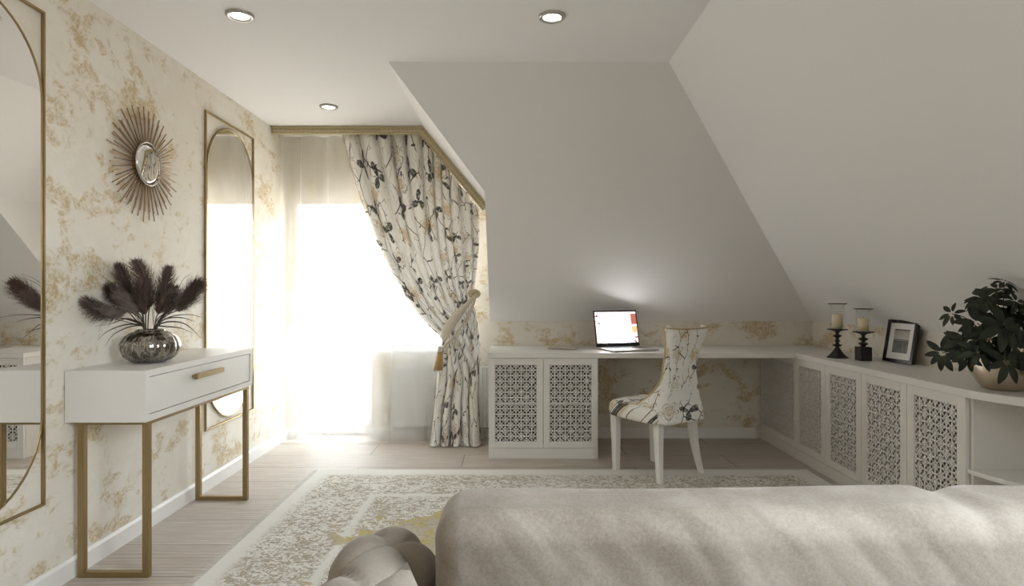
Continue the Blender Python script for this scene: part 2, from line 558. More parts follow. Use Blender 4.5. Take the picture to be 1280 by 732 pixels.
struct('floor', MB().box(XL - .1, XR + .1, YR - .1, YB + .24, -.12, 0), M['floor'])
c = MB()
c.box(XL - .1, XD, YR, YB + .24, ZC, ZC + .08)
c.box(XD, XRI, YR, YRI, ZC, ZC + .08)
struct('ceiling', c, M['paint'])


def slab(name, poly, n, m):
    return struct(name, MB().prism(poly, Vector(n) * .08), m)


slab('ceiling_slope_back', [(XD, YRI, ZC), (XRI, YRI, ZC), (XR, YB, ZK), (XCK, YB, ZK), (XCK, YD, ZD)], (0, .68, .73), M['paint'])


def rs(k, y):
    # a point of the right slope, k 0 at the ceiling and 1 at the knee wall
    return Vector((XRI + (XR - XRI) * k, y, ZC + (ZK - ZC) * k))


SKA, SKB, SK0, SK1 = .95, -.75, .18, .82                      # added roof window above the sofa, out of frame, to light console and slopes
c = MB()
for poly in ([rs(0, YRI), rs(0, SKA), rs(1, SKA), rs(1, YB)], [rs(0, SKA), rs(0, SKB), rs(SK0, SKB), rs(SK0, SKA)],
             [rs(SK1, SKA), rs(SK1, SKB), rs(1, SKB), rs(1, SKA)], [rs(0, SKB), rs(0, YR), rs(1, YR), rs(1, SKB)]):
    c.prism(poly, Vector((.69, 0, .73)) * .08)
struct('ceiling_slope_right', c, M['paint'])
c = MB()
nv = Vector((.686, 0, .727))
for a0, a1, b0, b1 in ((SK0, SK0 + .035, SKB, SKA), (SK1 - .035, SK1, SKB, SKA), (SK0 + .035, SK1 - .035, SKB, SKB + .07), (SK0 + .035, SK1 - .035, SKA - .07, SKA)):
    c.prism([rs(a0, b0) + nv * .02, rs(a0, b1) + nv * .02, rs(a1, b1) + nv * .02, rs(a1, b0) + nv * .02], nv * .05)
ws = struct('added_roof_window', c, M['frame'])
obj('pane', MB().prism([rs(k, y) + nv * .04 for k, y in ((SK0 + .03, SKB + .06), (SK0 + .03, SKA - .06), (SK1 - .03, SKA - .06), (SK1 - .03, SKB + .06))], nv * .01), M['glass'], ws)
slab('ceiling_slope_dormer', [(XD, YRI, ZC), (XCK, YD, ZD), (XCK, YB, ZD), (XD, YB, ZC)], (.77, 0, .64), M['paint'])
struct('wall_cheek', MB().prism([(XCK, YD, ZD), (XCK, YB, ZD), (XCK, YB, ZK)], (-.002, 0, 0)), M['paint'])
struct('wall_left', MB().box(XL - .1, XL, YR, YB + .24, 0, ZC), M['wallpaper'])
struct('wall_right', MB().box(XR, XR + .1, YR, YB + .24, 0, ZK), M['wallpaper'])
OXL, OXM, OXR, OZT, OZS = -1.784, -1.154, -.36, 1.945, .712     # window opening
w = MB()
w.box(XL, OXL, YB, YB + .24, 0, ZC)
w.box(OXL, OXR - .35, YB, YB + .24, OZT, ZC)
w.box(OXM, OXR, YB, YB + .24, 0, OZS)
w.prism([(OXR, YB, 0), (XR, YB, 0), (XR, YB, ZK), (XCK + .05, YB, ZK), (XCK + .05, YB, ZD), (XD, YB, ZC), (OXR - .35, YB, ZC), (OXR - .35, YB, OZT), (OXR, YB, OZT)], (0, .24, 0))
struct('wall_back', w, M['wallpaper'])
# rear wall behind the camera
struct('wall_rear', MB().box(XL - .1, XR + .1, YR - .2, YR, 0, ZC), M['wallpaper'])

# front window: balcony door and window in one L-shaped opening
t = MB()
th = .012
t.box(OXL, OXL + th, YB - .004, YB + .24, 0, OZT)
t.box(OXL + th, OXR - th, YB - .004, YB + .24, OZT - th, OZT)
t.box(OXR - th, OXR, YB - .004, YB + .24, OZS, OZT)
t.box(OXM - th, OXM, YB - .004, YB + .16, 0, OZS)
struct('trim_1', t, M['trim'])
YF = YB + .13                                # frame plane
f = MB()
f.box(OXL + th, OXL + .07, YF, YF + .07, 0, OZT - th)
f.box(OXM - .075, OXM - .001, YF, YF + .07, 0, OZT - th)
f.box(OXL + .07, OXM - .075, YF, YF + .07, OZT - .075, OZT - th)
f.box(OXL + .07, OXM - .075, YF, YF + .07, 0.0, .085)
d = struct('door_1', f, M['frame'], bevel=.004)
obj('pane', MB().box(OXL + .065, OXM - .07, YF + .03, YF + .04, .08, OZT - .07), M['glass'], d)
f = MB()
f.box(OXM, OXM + .075, YF, YF + .07, OZS, OZT - th)
f.box(OXR - .075, OXR - th, YF, YF + .07, OZS, OZT - th)
f.box(OXM + .075, OXR - .075, YF, YF + .07, OZT - .075, OZT - th)
f.box(OXM + .075, OXR - .075, YF, YF + .07, OZS + .01, OZS + .085)
wn = struct('window_1', f, M['frame'], bevel=.004)
obj('pane', MB().box(OXM + .07, OXR - .07, YF + .03, YF + .04, OZS + .08, OZT - .07), M['glass'], wn)
obj('window_sill', MB().box(OXM - .005, OXR - th, YB - .05, YF, OZS, OZS + .024), M['trim'], wn, bevel=.004)

# baseboards
BH = .085
prof = lambda: None
b = MB()
b.prism([(XL, YR, 0), (XL + .018, YR, 0), (XL + .018, YR, BH - .012), (XL + .008, YR, BH), (XL, YR, BH)], (0, YB - YR, 0))
struct('baseboard_left', b, M['trim'])
b = MB()
b.prism([(XCK - .04, YB, 0), (XCK - .04, YB - .018, 0), (XCK - .04, YB - .018, BH - .012), (XCK - .04, YB - .008, BH), (XCK - .04, YB, BH)], (2.24, 0, 0))
b.prism([(OXM, YB, 0), (OXM, YB - .018, 0), (OXM, YB - .018, BH - .012), (OXM, YB - .008, BH), (OXM, YB, BH)], (.93, 0, 0))
b.prism([(XL + .018, YB, 0), (XL + .018, YB - .018, 0), (XL + .018, YB - .018, BH - .012), (XL + .018, YB - .008, BH), (XL + .018, YB, BH)], (OXL - XL - .006, 0, 0))
b.box(OXL + .012, OXL + .03, YB - .018, YF, 0, BH)
struct('baseboard_back', b, M['trim'])

# ------------------------------------------------------------------ downlights
DL = [(-1.262, 2.83, 'round recessed downlight in the ceiling above the sunburst wall mirror'),
      (.186, 2.845, 'round recessed downlight in the ceiling before the sloping back section'),
      (-1.267, 4.22, 'small-looking round recessed downlight in the ceiling before the curtain pelmet')]
first = None
for x, y, lb in DL:
    if first is None:
        first = thing('recessed_downlight', lb, 'ceiling light', (x, y, ZC), 0, 'recessed ceiling downlights')
        obj('trim_ring', MB().lathe([(.041, -.004), (.044, -.011), (.055, -.013), (.061, -.009), (.063, 0)], seg=40, cap=False), M['chrome'], first, smooth=True, local=True)
        obj('diffuser', MB().lathe([(.0001, -.0055), (.042, -.0055), (.042, -.003), (.0001, -.003)], seg=40), M['lamp'], first, local=True)
        continue
    d = copy_thing(first)
    d.location = (x, y, ZC)
    d['label'] = lb

# ------------------------------------------------------------------ gold-framed wall mirrors
def wall_mirror(y0, y1, z0, z1, label):
    t = thing('wall_mirror', label, 'mirror', (XL, (y0 + y1) / 2, z0), 0, 'tall gold-framed mirrors')
    x0, x1 = XL + .002, XL + .014
    fr = MB()
    g = .010
    fr.box(x0, x1, y0, y0 + g, z0, z1)
    fr.box(x0, x1, y1 - g, y1, z0, z1)
    fr.box(x0, x1, y0 + g, y1 - g, z0, z0 + g)
    fr.box(x0, x1, y0 + g, y1 - g, z1 - g, z1)
    obj('outer_frame', fr, M['gold'], t, bevel=.0015)
    yc, r = (y0 + y1) / 2, (y1 - y0) / 2 - .012
    zt, zb = z1 - .03 - r, z0 + .03 + r
    ring = []
    for i in range(33):
        a = PI * i / 32
        ring.append((yc + r * math.cos(a), zt + r * math.sin(a)))
    for i in range(33):
        a = PI + PI * i / 32
        ring.append((yc + r * math.cos(a), zb + r * math.sin(a)))
    band = MB()
    n = len(ring)
    cc = [Vector((0, p[0] - yc, 0)) for p in ring]
    vs = []
    for (yy, zz), rad in ((p, 0) for p in ring):
        cz = min(max(zz, zb), zt)
        dv = Vector((yy - yc, zz - cz))
        L = dv.length
        dv = dv / L if L > 1e-6 else Vector((1, 0))
        for xx, k in ((x0, r - .006), (x1 - .001, r - .006), (x1 - .001, r), (x0, r)):
            vs.append((xx, yc + dv.x * k, cz + dv.y * k))
    fs = []
    for i in range(n):
        j = (i + 1) % n
        for k in range(4):
            fs.append((i * 4 + k, i * 4 + (k + 1) % 4, j * 4 + (k + 1) % 4, j * 4 + k))
    band.add(vs, fs)
    obj('arched_frame', band, M['gold'], t)
    gl = MB()
    gl.prism([(x0, yc + (p[0] - yc) * (r - .005) / r, (min(max(p[1], zb), zt)) + (p[1] - min(max(p[1], zb), zt)) * (r - .005) / r) for p in ring], (.008, 0, 0))
    obj('mirror_glass', gl, M['mirror'], t)
    return t


wall_mirror(1.734, 2.424, .358, 2.315, 'tall arched gold-framed mirror in front of the console, reflecting the vase and its plumes')
wall_mirror(3.696, 4.386, .362, 2.310, 'tall arched gold-framed mirror behind the far end of the console, reflecting the window')

# ------------------------------------------------------------------ sunburst mirror
sc = Vector((XL, 3.082, 1.85))
sb = thing('sunburst_mirror', 'round copper sunburst mirror hung on the patina wall above the console', 'mirror', sc)
NR = 76
for i in range(NR):
    a = 2 * PI * i / NR + R.uniform(-.012, .012)
    L = (.292, .25, .275, .235)[i % 4] + R.uniform(-.012, .012)
    x = .014 if i % 2 else .022
    d = Vector((0, math.cos(a), math.sin(a)))
    obj('ray', MB().tube([d * .06 + Vector((x, 0, 0)), d * L + Vector((x - .004, 0, 0))], .0030, 6), M['rose'], sb, local=True)
rim = [Vector((.032, .107 * math.cos(2 * PI * k / 48), .107 * math.sin(2 * PI * k / 48))) for k in range(48)]
m = MB().lathe([(.0001, .0075), (.03, .0070), (.06, .0053), (.085, .0030), (.106, .0)], seg=48)
for v in m.v:
    v.x, v.y, v.z = .028 + v.z, v.x, v.y
obj('mirror_glass', m, M['mirror'], sb, local=True, smooth=True)
obj('rim', MB().tube(rim, .004, 8, close=True), M['chrome'], sb, local=True, smooth=True)
obj('backing_plate', MB().prism([Vector((.002, .09 * math.cos(2 * PI * k / 32), .09 * math.sin(2 * PI * k / 32))) for k in range(32)], (.02, 0, 0)), M['rose'], sb, local=True)

# ------------------------------------------------------------------ console table
ct = thing('console_table', 'white one-drawer console table on gold frame legs beside the patina wall', 'console table', (-1.69, 3.06, 0))
X0, X1, Y0, Y1, Z0, Z1 = XL + .004, -1.525, 2.540, 3.586, .661, .877
b = MB()
T = .028
b.box(X0, X1, Y0, Y1, Z1 - T, Z1)
b.box(X0, X1, Y0, Y1, Z0, Z0 + T)
b.box(X0, X1, Y0, Y0 + T, Z0 + T, Z1 - T)
b.box(X0, X1, Y1 - T, Y1, Z0 + T, Z1 - T)
b.box(X0, X0 + .012, Y0 + T, Y1 - T, Z0 + T, Z1 - T)
obj('carcass', b, M['white'], ct)
dr = obj('drawer', MB().box(X0 + .04, X1 - .003, Y0 + T + .003, Y1 - T - .003, Z0 + T + .003, Z1 - T - .003), M['white'], ct, bevel=.001)
h = MB().box(X1 + .012, X1 + .030, 2.905, 3.175, .790, .815)
h.box(X1 - .004, X1 + .014, 2.915, 2.930, .796, .809)
h.box(X1 - .004, X1 + .014, 3.150, 3.165, .796, .809)
obj('handle', h, M['gold'], dr, bevel=.001)
for y in (2.572, 3.53 - .0):
    l = MB()
    g = .026
    a0, a1 = -1.832, -1.533
    l.box(a0, a0 + g, y, y + g, 0, Z0)
    l.box(a1 - g, a1, y, y + g, 0, Z0)
    l.box(a0 + g, a1 - g, y, y + g, 0, .024)
    l.box(a0 + g, a1 - g, y, y + g, Z0 - .016, Z0)
    obj('leg', l, M['gold'], ct, bevel=.001)
rl = MB().box(-1.533 - .026, -1.533, 2.572 + .026, 3.53, Z0 - .016, Z0)
rl.box(-1.832, -1.806, 2.572 + .026, 3.53, Z0 - .016, Z0)
obj('rail', rl, M['gold'], ct)

# ------------------------------------------------------------------ vase with plumes
VC = Vector((-1.688, 2.85, Z1))
va = thing('glass_vase', 'squat lobed smoky glass vase standing on the white console table', 'vase', VC)
pr = [(.0001, 0), (.055, 0), (.085, .010), (.112, .032), (.127, .066), (.126, .090), (.112, .118), (.088, .137), (.068, .144), (.060, .147), (.057, .150)]
pin = [(.052, .149), (.060, .142), (.085, .130), (.106, .112), (.120, .088), (.120, .066), (.106, .036), (.08, .016), (.0001, .012)]
obj('bowl', MB().lathe(pr + pin, seg=120, lobes=20, depth=.035), M['smoked'], va, smooth=True, local=True)
obj('rim', MB().lathe([(.052, .147), (.054, .154), (.060, .154), (.0605, .147), (.052, .147)], seg=48, cap=False), M['smoked'], va, smooth=True, local=True)

bq = thing('pampas_bouquet', 'bunch of dark brown pampas plumes with drooping blades in the smoky vase', 'dried grass', VC + Vector((0, 0, .02)))
NK = VC + Vector((0, 0, .15))


def bez(a, b, c_, n):
    return [a * (1 - k) ** 2 + b * 2 * k * (1 - k) + c_ * k * k for k in [i / n for i in range(n + 1)]]


def PW(px, py, y):
    # keeps a point of the bouquet clear of the wall
    p = P(px, py, y)
    if p.x < XL + .03:
        p = P(px, py, y * (XL + .03) / p.x)
    return p


def plume(base, ctrl, tip, wid, mat, hairs, sd):
    r = random.Random(sd)
    ax = bez(base, ctrl, tip, 24)
    m = MB()
    m.tube(ax, [max(.002, wid * .30 * math.sin(PI * min(1, .10 + .82 * k / 24))) for k in range(25)], 8)
    for _ in range(hairs):
        k = r.random()
        i = min(23, int(k * 24))
        p = ax[i].lerp(ax[i + 1], k * 24 - i)
        t = (ax[i + 1] - ax[i]).normalized()
        s = Vector((r.gauss(0, 1), r.gauss(0, 1), r.gauss(0, 1)))
        s = (s - t * s.dot(t)).normalized()
        env = wid * (math.sin(PI * min(1, .16 + .78 * k)) ** .7)
        L = env * r.uniform(.55, 1.35)
        p1 = p + s * L * .62 + t * L * .45
        p2 = p + s * L * .98 + t * L * r.uniform(.7, 1.5) + Vector((0, 0, -L * r.uniform(.0, .45)))
        wv = s.cross(t).normalized() * r.uniform(.0008, .0016)
        b0 = p + s * wid * .15
        for q in (p1, p2):
            q.x = max(q.x, XL + .006)
        m.add([b0 - wv, b0 + wv, p1 + wv * .9, p1 - wv * .9, p2], [(0, 1, 2, 3), (3, 2, 4)])
    return m


PL = [  # base px, control px, tip px, depth offset of the tip, width, material
    ((158, 388), (128, 396), (106, 375), -.12, .040, 'plume2'),
    ((158, 380), (143, 375), (137, 357), .02, .036, 'plume'),
    ((167, 386), (160, 360), (148, 331), .06, .044, 'plume'),
    ((187, 384), (186, 352), (170, 327), -.02, .046, 'plume'),
    ((178, 388), (160, 380), (148, 368), -.10, .036, 'plume2'),
    ((198, 392), (203, 365), (211, 334), .00, .042, 'plume'),
    ((214, 388), (213, 372), (217, 360), .07, .034, 'plume'),
    ((222, 388), (236, 370), (250, 352), -.06, .044, 'plume'),
    ((206, 392), (210, 380), (222, 366), -.10, .034, 'plume2'),
    ((182, 392), (176, 378), (175, 352), -.08, .036, 'plume'),
]
for i, (b0, c0, t0, dy, wd, mt) in enumerate(PL):
    yb = 2.85
    pb, pc, pt = PW(*b0, yb + dy * .4), PW(*c0, yb + dy * .7), PW(*t0, yb + dy)
    obj('plume', plume(pb, pc, pt, wd * 1.22, None, 1500, 40 + i), M[mt], bq)
    dv = (pb - NK)
    dv.z = 0
    dv = dv.normalized() * R.uniform(.012, .034)
    st = [VC + dv * R.uniform(-.6, .6) + Vector((0, 0, .03))] + bez(NK + dv + Vector((0, 0, -.03)), NK + dv * 1.1 + Vector((0, 0, .06)), pb, 8)
    obj('stem', MB().tube(st, .0026, 6), M['blade'], bq)


def blade(pts_px, ys, wd):
    a = [PW(px, py, y) for (px, py), y in zip(pts_px, ys)]
    dv = a[0] - NK
    dv.z = 0
    dv = dv.normalized()
    cv = []
    pts = [NK + dv * .012 + Vector((0, 0, -.03)), NK + dv * .030 + Vector((0, 0, .016))] + a
    n = 8
    for i in range(len(pts) - 1):
        p0, p1, p2, p3 = pts[max(0, i - 1)], pts[i], pts[i + 1], pts[min(len(pts) - 1, i + 2)]
        for k in range(n):
            q = k / n
            cv.append(.5 * ((2 * p1) + (p2 - p0) * q + (2 * p0 - 5 * p1 + 4 * p2 - p3) * q * q + (3 * p1 - p0 - 3 * p2 + p3) * q ** 3))
    cv.append(pts[-1])
    m = MB()
    N = len(cv)
    vs, fs = [], []
    for i, p in enumerate(cv):
        t = (cv[min(N - 1, i + 1)] - cv[max(0, i - 1)]).normalized()
        s = t.cross(Vector((0, -1, .35))).normalized() * wd * math.sin(PI * (.12 + .86 * i / (N - 1)))
        up = Vector((0, -.0008, .0008))
        vs += [p - s, p + up, p + s]
    for i in range(N - 1):
        fs += [(3 * i, 3 * i + 1, 3 * i + 4, 3 * i + 3), (3 * i + 1, 3 * i + 2, 3 * i + 5, 3 * i + 4)]
    m.add(vs, fs)
    return m


BL = [([(155, 398), (128, 399), (112, 402)], .0030), ([(160, 398), (140, 404), (118, 408)], .0032), ([(160, 405), (136, 413), (122, 425)], .0036),
      ([(163, 408), (142, 418), (131, 433)], .0032), ([(208, 398), (228, 397), (244, 402)], .0034), ([(210, 402), (232, 405), (252, 423)], .0036),
      ([(208, 408), (226, 410), (240, 416)], .0032), ([(212, 396), (236, 393), (254, 397)], .0026), ([(150, 372), (128, 355), (108, 355)], .0014),
      ([(152, 366), (128, 345), (120, 340)], .0012), ([(222, 362), (230, 348), (238, 343)], .0014), ([(228, 366), (252, 350), (272, 348)], .0012),
      ([(232, 372), (256, 362), (270, 366)], .0010), ([(190, 372), (172, 352), (150, 346)], .0012), ([(190, 366), (206, 368), (224, 364)], .0012),
      ([(170, 400), (160, 390), (140, 384)], .0028), ([(200, 400), (214, 388), (226, 390)], .0028), ([(180, 402), (176, 390), (170, 384)], .0026),
      ([(150, 400), (122, 390), (110, 398)], .0016)]
for pts, wd in BL:
    dd = R.uniform(-.10, .06)
    obj('blade', blade(pts, [2.85 + dd * .3, 2.85 + dd * .7, 2.85 + dd], wd), M['blade'], bq)

# ------------------------------------------------------------------ cornice (curtain pelmet)
def offset_path(path, d):
    """offset an XZ polyline to its lower side by d"""
    out = []
    for i, p in enumerate(path):
        ns = []
        if i > 0:
            a = path[i - 1]
            v = Vector((p[0] - a[0], p[1] - a[1])).normalized()
            ns.append(Vector((v.y, -v.x)))
        if i < len(path) - 1:
            a = path[i + 1]
            v = Vector((a[0] - p[0], a[1] - p[1])).normalized()
            ns.append(Vector((v.y, -v.x)))
        n = sum(ns, Vector((0, 0))).normalized()
        k = d / n.dot(ns[0])
        out.append((p[0] + n.x * k, p[1] + n.y * k))
    return out


top = offset_path([(XL + .004, ZC), (XD, ZC), (XCK - .004, ZD + (-.004 - 0) * -1.2)], .003)
co = thing('curtain_pelmet', 'carved antique gold pelmet along the ceiling and down the dormer slope', 'curtain pelmet', (-1.0, 4.76, 2.43))


def layer(d0, d1, y0, y1, mb):
    a, b_ = offset_path(top, d0), offset_path(top, d1)
    for i in range(len(top) - 1):
        mb.prism([(a[i][0], y0, a[i][1]), (a[i + 1][0], y0, a[i + 1][1]), (b_[i + 1][0], y0, b_[i + 1][1]), (b_[i][0], y0, b_[i][1])], (0, y1 - y0, 0))


m = MB()
layer(0, .056, 4.735, 4.755, m)
layer(0, .009, 4.712, 4.735, m)
layer(.009, .016, 4.724, 4.735, m)
layer(.046, .056, 4.722, 4.735, m)
layer(0, .008, 4.755, 4.84, m)
obj('board', m, M['cornice'], co, bevel=.0015)
m = MB()
mid = offset_path(top, .031)
for i in range(2):
    a, b_ = Vector(mid[i]), Vector(mid[i + 1])
    L = (b_ - a).length
    u = (b_ - a) / L
    n = int(L / .034)
    for k in range(n):
        c0 = a + u * (k + .5) * L / n
        ring = [c0 + u * .0115 * math.cos(2 * PI * q / 14) + Vector((u.y, -u.x)) * .009 * math.sin(2 * PI * q / 14) for q in range(14)]
        m.tube([(p.x, 4.734, p.y) for p in ring], .0034, 5, close=True)
        m.lathe([(.0042, -.002), (.003, .004), (.0005, .006)], seg=6)
        for v in m.v[-18:]:
            x, y, z = v
            v.x, v.y, v.z = c0.x + x, 4.735 - z, c0.y + y
        c1 = a + u * (k + 1.0) * L / n  # bead between the rings
        m.tube([(c1.x - u.y * s_ * .009, 4.733, c1.y + u.x * s_ * .009) for s_ in (-1, 0, 1)], .0022, 5)
obj('carved_ornament', m, M['ornament'], co, smooth=True)

# ------------------------------------------------------------------ curtains
def lerp(a, b, k):
    return a + (b - a) * k


def top_px(u):
    s = u * 216
    if s < 100:
        return 425 + s, 165.5
    k = (s - 100) / 116
    return 525 + 72 * k, 165.5 + 93 * k


def sm(e0, e1, x):
    k = max(0, min(1, (x - e0) / (e1 - e0)))
    return k * k * (3 - 2 * k)


def curtain_px(u, v):
    """v 0 (top) .. .62 (gathered by the tieback) .. 1 (floor)"""
    V0 = .60
    tx, ty = top_px(u)
    gx, gy = lerp(553, 590, u), lerp(423, 372, u)
    if v <= V0:
        k = v / V0
        cx, cy = lerp(477, 601, u ** 1.15), lerp(366, 315, u)
        x = tx * (1 - k) ** 2 + cx * 2 * k * (1 - k) + gx * k * k
        y = ty * (1 - k) ** 2 + cy * 2 * k * (1 - k) + gy * k * k
    else:
        k = (v - V0) / (1 - V0)
        bx, by = lerp(534, 604, u), 563
        e = k ** .75
        lx = lerp(gx, bx, e) + lerp(4, 4, u) * math.sin(PI * min(1, k * 1.6)) * (0 if u < .15 else 1)
        x = lx
        y = lerp(gy, by, k)
    return x, y


NF = 11


def curtain(u, v):
    x, y = curtain_px(u, v)
    V0 = .60
    amp = lerp(.034, .017, sm(.15, V0, v)) if v < V0 else lerp(.014, .036, sm(V0, .95, v))
    nf = lerp(NF, 5.5, sm(V0 - .02, V0 + .2, v))
    ph = 2 * PI * nf * (u + .012 * math.sin(u * 17 + 1) + .006 * math.sin(v * 6 + u * 9))
    s = math.sin(ph)
    fold = math.copysign(abs(s) ** .7, s)
    d = 4.812 + amp * fold + .010 * math.sin(u * 23 + v * 5)
    if v < V0:
        d -= .05 * math.exp(-((v - V0) / .13) ** 2) * (1 - (2 * u - 1) ** 2)
    else:
        d -= .05 * math.exp(-((v - V0) / .13) ** 2) * (1 - (2 * u - 1) ** 2)
        d -= .02 * sm(.75, 1, v)
    x += 1.6 * math.cos(ph) * (amp / .03)
    p = P(x, y, d)
    if v > .97:
        k = (v - .97) / .03
        p.z = max(.004, p.z)
        p.y -= .03 * k * (1 + .6 * math.sin(ph * .5 + 1))
        p.z = lerp(p.z, .010 + .008 * (1 + math.sin(ph)), k)
        p.x += .02 * k * (u - .4)
    p.z = max(p.z, .004)
    return p


mb = MB().grid(curtain, 330, 150, uvfn=lambda u, v: (u * 1.75, -v * 2.1))
tag(obj('floral_curtain', mb, M['drape'], smooth=True),
    'white curtain printed with black twigs and gold blossoms, gathered aside at the window', 'curtain')


def sheer(u, v):
    x = lerp(XL + .02, -.335, u)
    zt = min(ZC - .03, ZC - 1.205 * (x - XD) - .04)
    z = lerp(zt, .012, v)
    g = sm(.05, .95, v)
    # a few soft gathers, wider apart towards the wall
    ph = 26 * u + 3.2 * math.sin(5.2 * u + .6) + .35 * math.sin(3 * v + 6 * u)
    dens = .35 + .65 * (math.exp(-((u - .18) / .09) ** 2) + math.exp(-((u - .36) / .07) ** 2) + math.exp(-((u - .60) / .10) ** 2))
    a = .022 * dens
    s = math.sin(ph * 1.6)
    y = 4.915 + a * math.copysign(abs(s) ** .6, s) + .006 * math.sin(60 * u)
    x += .018 * math.sin(ph * 1.6 + 1.2) * dens + .03 * math.sin(2.2 * v) * math.sin(9 * u) * g
    if v > .965:
        k = (v - .965) / .035
        y -= k * (.025 + .03 * mnoise.noise(Vector((u * 11, 2.0, 0))))
        z = lerp(z, .010 + .018 * max(0, mnoise.noise(Vector((u * 17, 5.0, 1)))), k)
    return (x, y, z)


tag(obj('sheer_curtain', MB().grid(sheer, 260, 90), M['sheer'], smooth=True),
    'thin white voile curtain hanging to the floor across the balcony door and window', 'curtain')

# tieback
tb = thing('curtain_tieback', 'silver braided tieback with gold tassel wrapped around the floral curtain', 'tieback', P(575, 400, 4.66))


def band(u, v):
    # from the hook (u=0) down over the gathered cloth to the tassel (u=1)
    k = u
    x = lerp(596, 552, k) - 5 * math.sin(PI * k)
    y = lerp(367, 424, k) + 2 * math.sin(PI * k)
    wd = lerp(3, 11, sm(0, .55, k))
    wd = lerp(wd, 8, sm(.8, 1, k))
    nx, ny = .80, .60
    d = 4.76 - .085 * math.sin(PI * min(1, .06 + .9 * k)) ** .6
    return P(x + nx * wd * (v - .5), y + ny * wd * (v - .5) + 4 * k * (v - .5), d + .012 * (2 * v - 1) ** 2)


obj('band', MB().grid(band, 40, 8), M['rope'], tb, smooth=True, solid=.004)
for off, ph in ((7, 0), (11, 1.5)):
    c1, c2 = [], []
    for i in range(81):
        k = i / 80
        x = lerp(595, 551, k) - 1 * math.sin(PI * k) + off * .6 * math.sin(PI * k)
        y = lerp(370, 433, k) + off * .75 * math.sin(PI * k) + lerp(0, 3, k)
        d = 4.755 - .10 * math.sin(PI * min(1, .06 + .9 * k)) ** .6
        p = P(x, y, d)
        w_ = Vector((.7, 0, -.7)) * .0045
        c1.append(p + w_ * math.sin(k * 60 + ph) + Vector((0, .0045 * math.cos(k * 60 + ph), 0)))
        c2.append(p - w_ * math.sin(k * 60 + ph) - Vector((0, .0045 * math.cos(k * 60 + ph), 0)))
    obj('cord', MB().tube(c1, .0048, 6).tube(c2, .0048, 6), M['rope'], tb, smooth=True)
tp = P(549.5, 436, 4.66)
obj('tassel_cap', MB().lathe([(.0001, .022), (.011, .018), (.016, .006), (.013, -.004), (.018, -.012), (.017, -.02)], tp, 18), M['rope'], tb, smooth=True)
m = MB()
for k in range(44):
    a = 2 * PI * k / 44
    r0, r1 = .013, .031 * (1 + .07 * math.sin(k * 2.3))
    dz = -.158 + .006 * math.sin(k * 1.7)
    m.tube([tp + Vector((r0 * math.cos(a), r0 * math.sin(a), -.012)), tp + Vector((lerp(r0, r1, .55) * math.cos(a), lerp(r0, r1, .55) * math.sin(a), -.07)), tp + Vector((r1 * math.cos(a) - .012, r1 * math.sin(a), dz))], .0028, 5)
m.lathe([(.012, -.012), (.022, -.08), (.027, -.15)], tp + Vector((-.004, 0, 0)), 20)
obj('tassel', m, M['tassel'], tb, smooth=True)
hk = thing('tieback_hook', 'round carved rosette hook on the wall holding the curtain tieback', 'hook', P(593, 367, 4.76))
rc = P(593, 367, 4.745)
m = MB()
for rr, yy, tr in ((.030, 0, .009), (.020, -.006, .006), (.010, -.010, .005)):
    m.tube([rc + Vector((rr * math.cos(2 * PI * k / 28) * 1.3, yy, rr * math.sin(2 * PI * k / 28) * .95)) for k in range(28)], tr, 8, close=True)
m.prism([rc + Vector((.040 * math.cos(2 * PI * k / 24), -.002, .029 * math.sin(2 * PI * k / 24))) for k in range(24)], (0, .012, 0))
obj('rosette', m, M['cornice'], hk, smooth=True)
obj('stem', MB().tube([rc + Vector((0, .005, 0)), Vector((rc.x, YB, rc.z))], .008, 10), M['gold'], hk, smooth=True)

# ------------------------------------------------------------------ radiator
ra = thing('panel_radiator', 'white ribbed panel radiator on the wall under the window', 'radiator', (-.55, 5.0, 0))
rx0, rx1, rz0, rz1 = -.985, -.185, .105, .60
m = MB()
n = 26
pts = []
for i in range(n):
    a, b_ = rx0 + (rx1 - rx0) * i / n, rx0 + (rx1 - rx0) * (i + 1) / n
    w_ = b_ - a
    pts += [(a, 4.975), (a + .22 * w_, 4.975), (a + .36 * w_, 4.984), (a + .80 * w_, 4.984), (a + .94 * w_, 4.975)]
pts.append((rx1, 4.975))
poly = [(x, y, rz0) for x, y in pts] + [(rx1, 4.995, rz0), (rx0, 4.995, rz0)]
m.prism(poly, (0, 0, rz1 - rz0 - .004))
m.box(rx0, rx1, 4.995, 5.03, rz0 + .03, rz1 - .03)
obj('front_panel', m, M['radiator'], ra)
m = MB()
for i in range(40):
    x = rx0 + (rx1 - rx0) * i / 40
    m.box(x + .003, x + .016, 4.976, 5.034, rz1 - .006, rz1 + .004)
m.box(rx0, rx1, 4.972, 4.978, rz1 - .012, rz1 + .003)
m.box(rx0, rx0 + .006, 4.974, 5.04, rz0 + .01, rz1)
m.box(rx1 - .006, rx1, 4.974, 5.04, rz0 + .01, rz1)
obj('top_grille', m, M['radiator'], ra)
m = MB().tube([(rx0 - .03, 5.005, .15), (rx0 + .01, 5.005, .15)], .008, 10).lathe([(.014, .0), (.017, .02), (.017, .05), (.012, .062)], (rx0 - .035, 5.005, .14), 16)
obj('valve', m, M['radiator'], ra, smooth=True)
obj('pipe', MB().tube([(rx0 - .035, 5.005, .15), (rx0 - .035, 5.005, 0)], .0075, 10), M['radiator'], ra, smooth=True)
for x in (rx0 + .12, rx1 - .15):
    obj('bracket', MB().box(x, x + .03, 5.02, YB - .001, .2, .5), M['radiator'], ra)

# ------------------------------------------------------------------ cabinets with pierced doors
PX, PZ = .0777, .0829


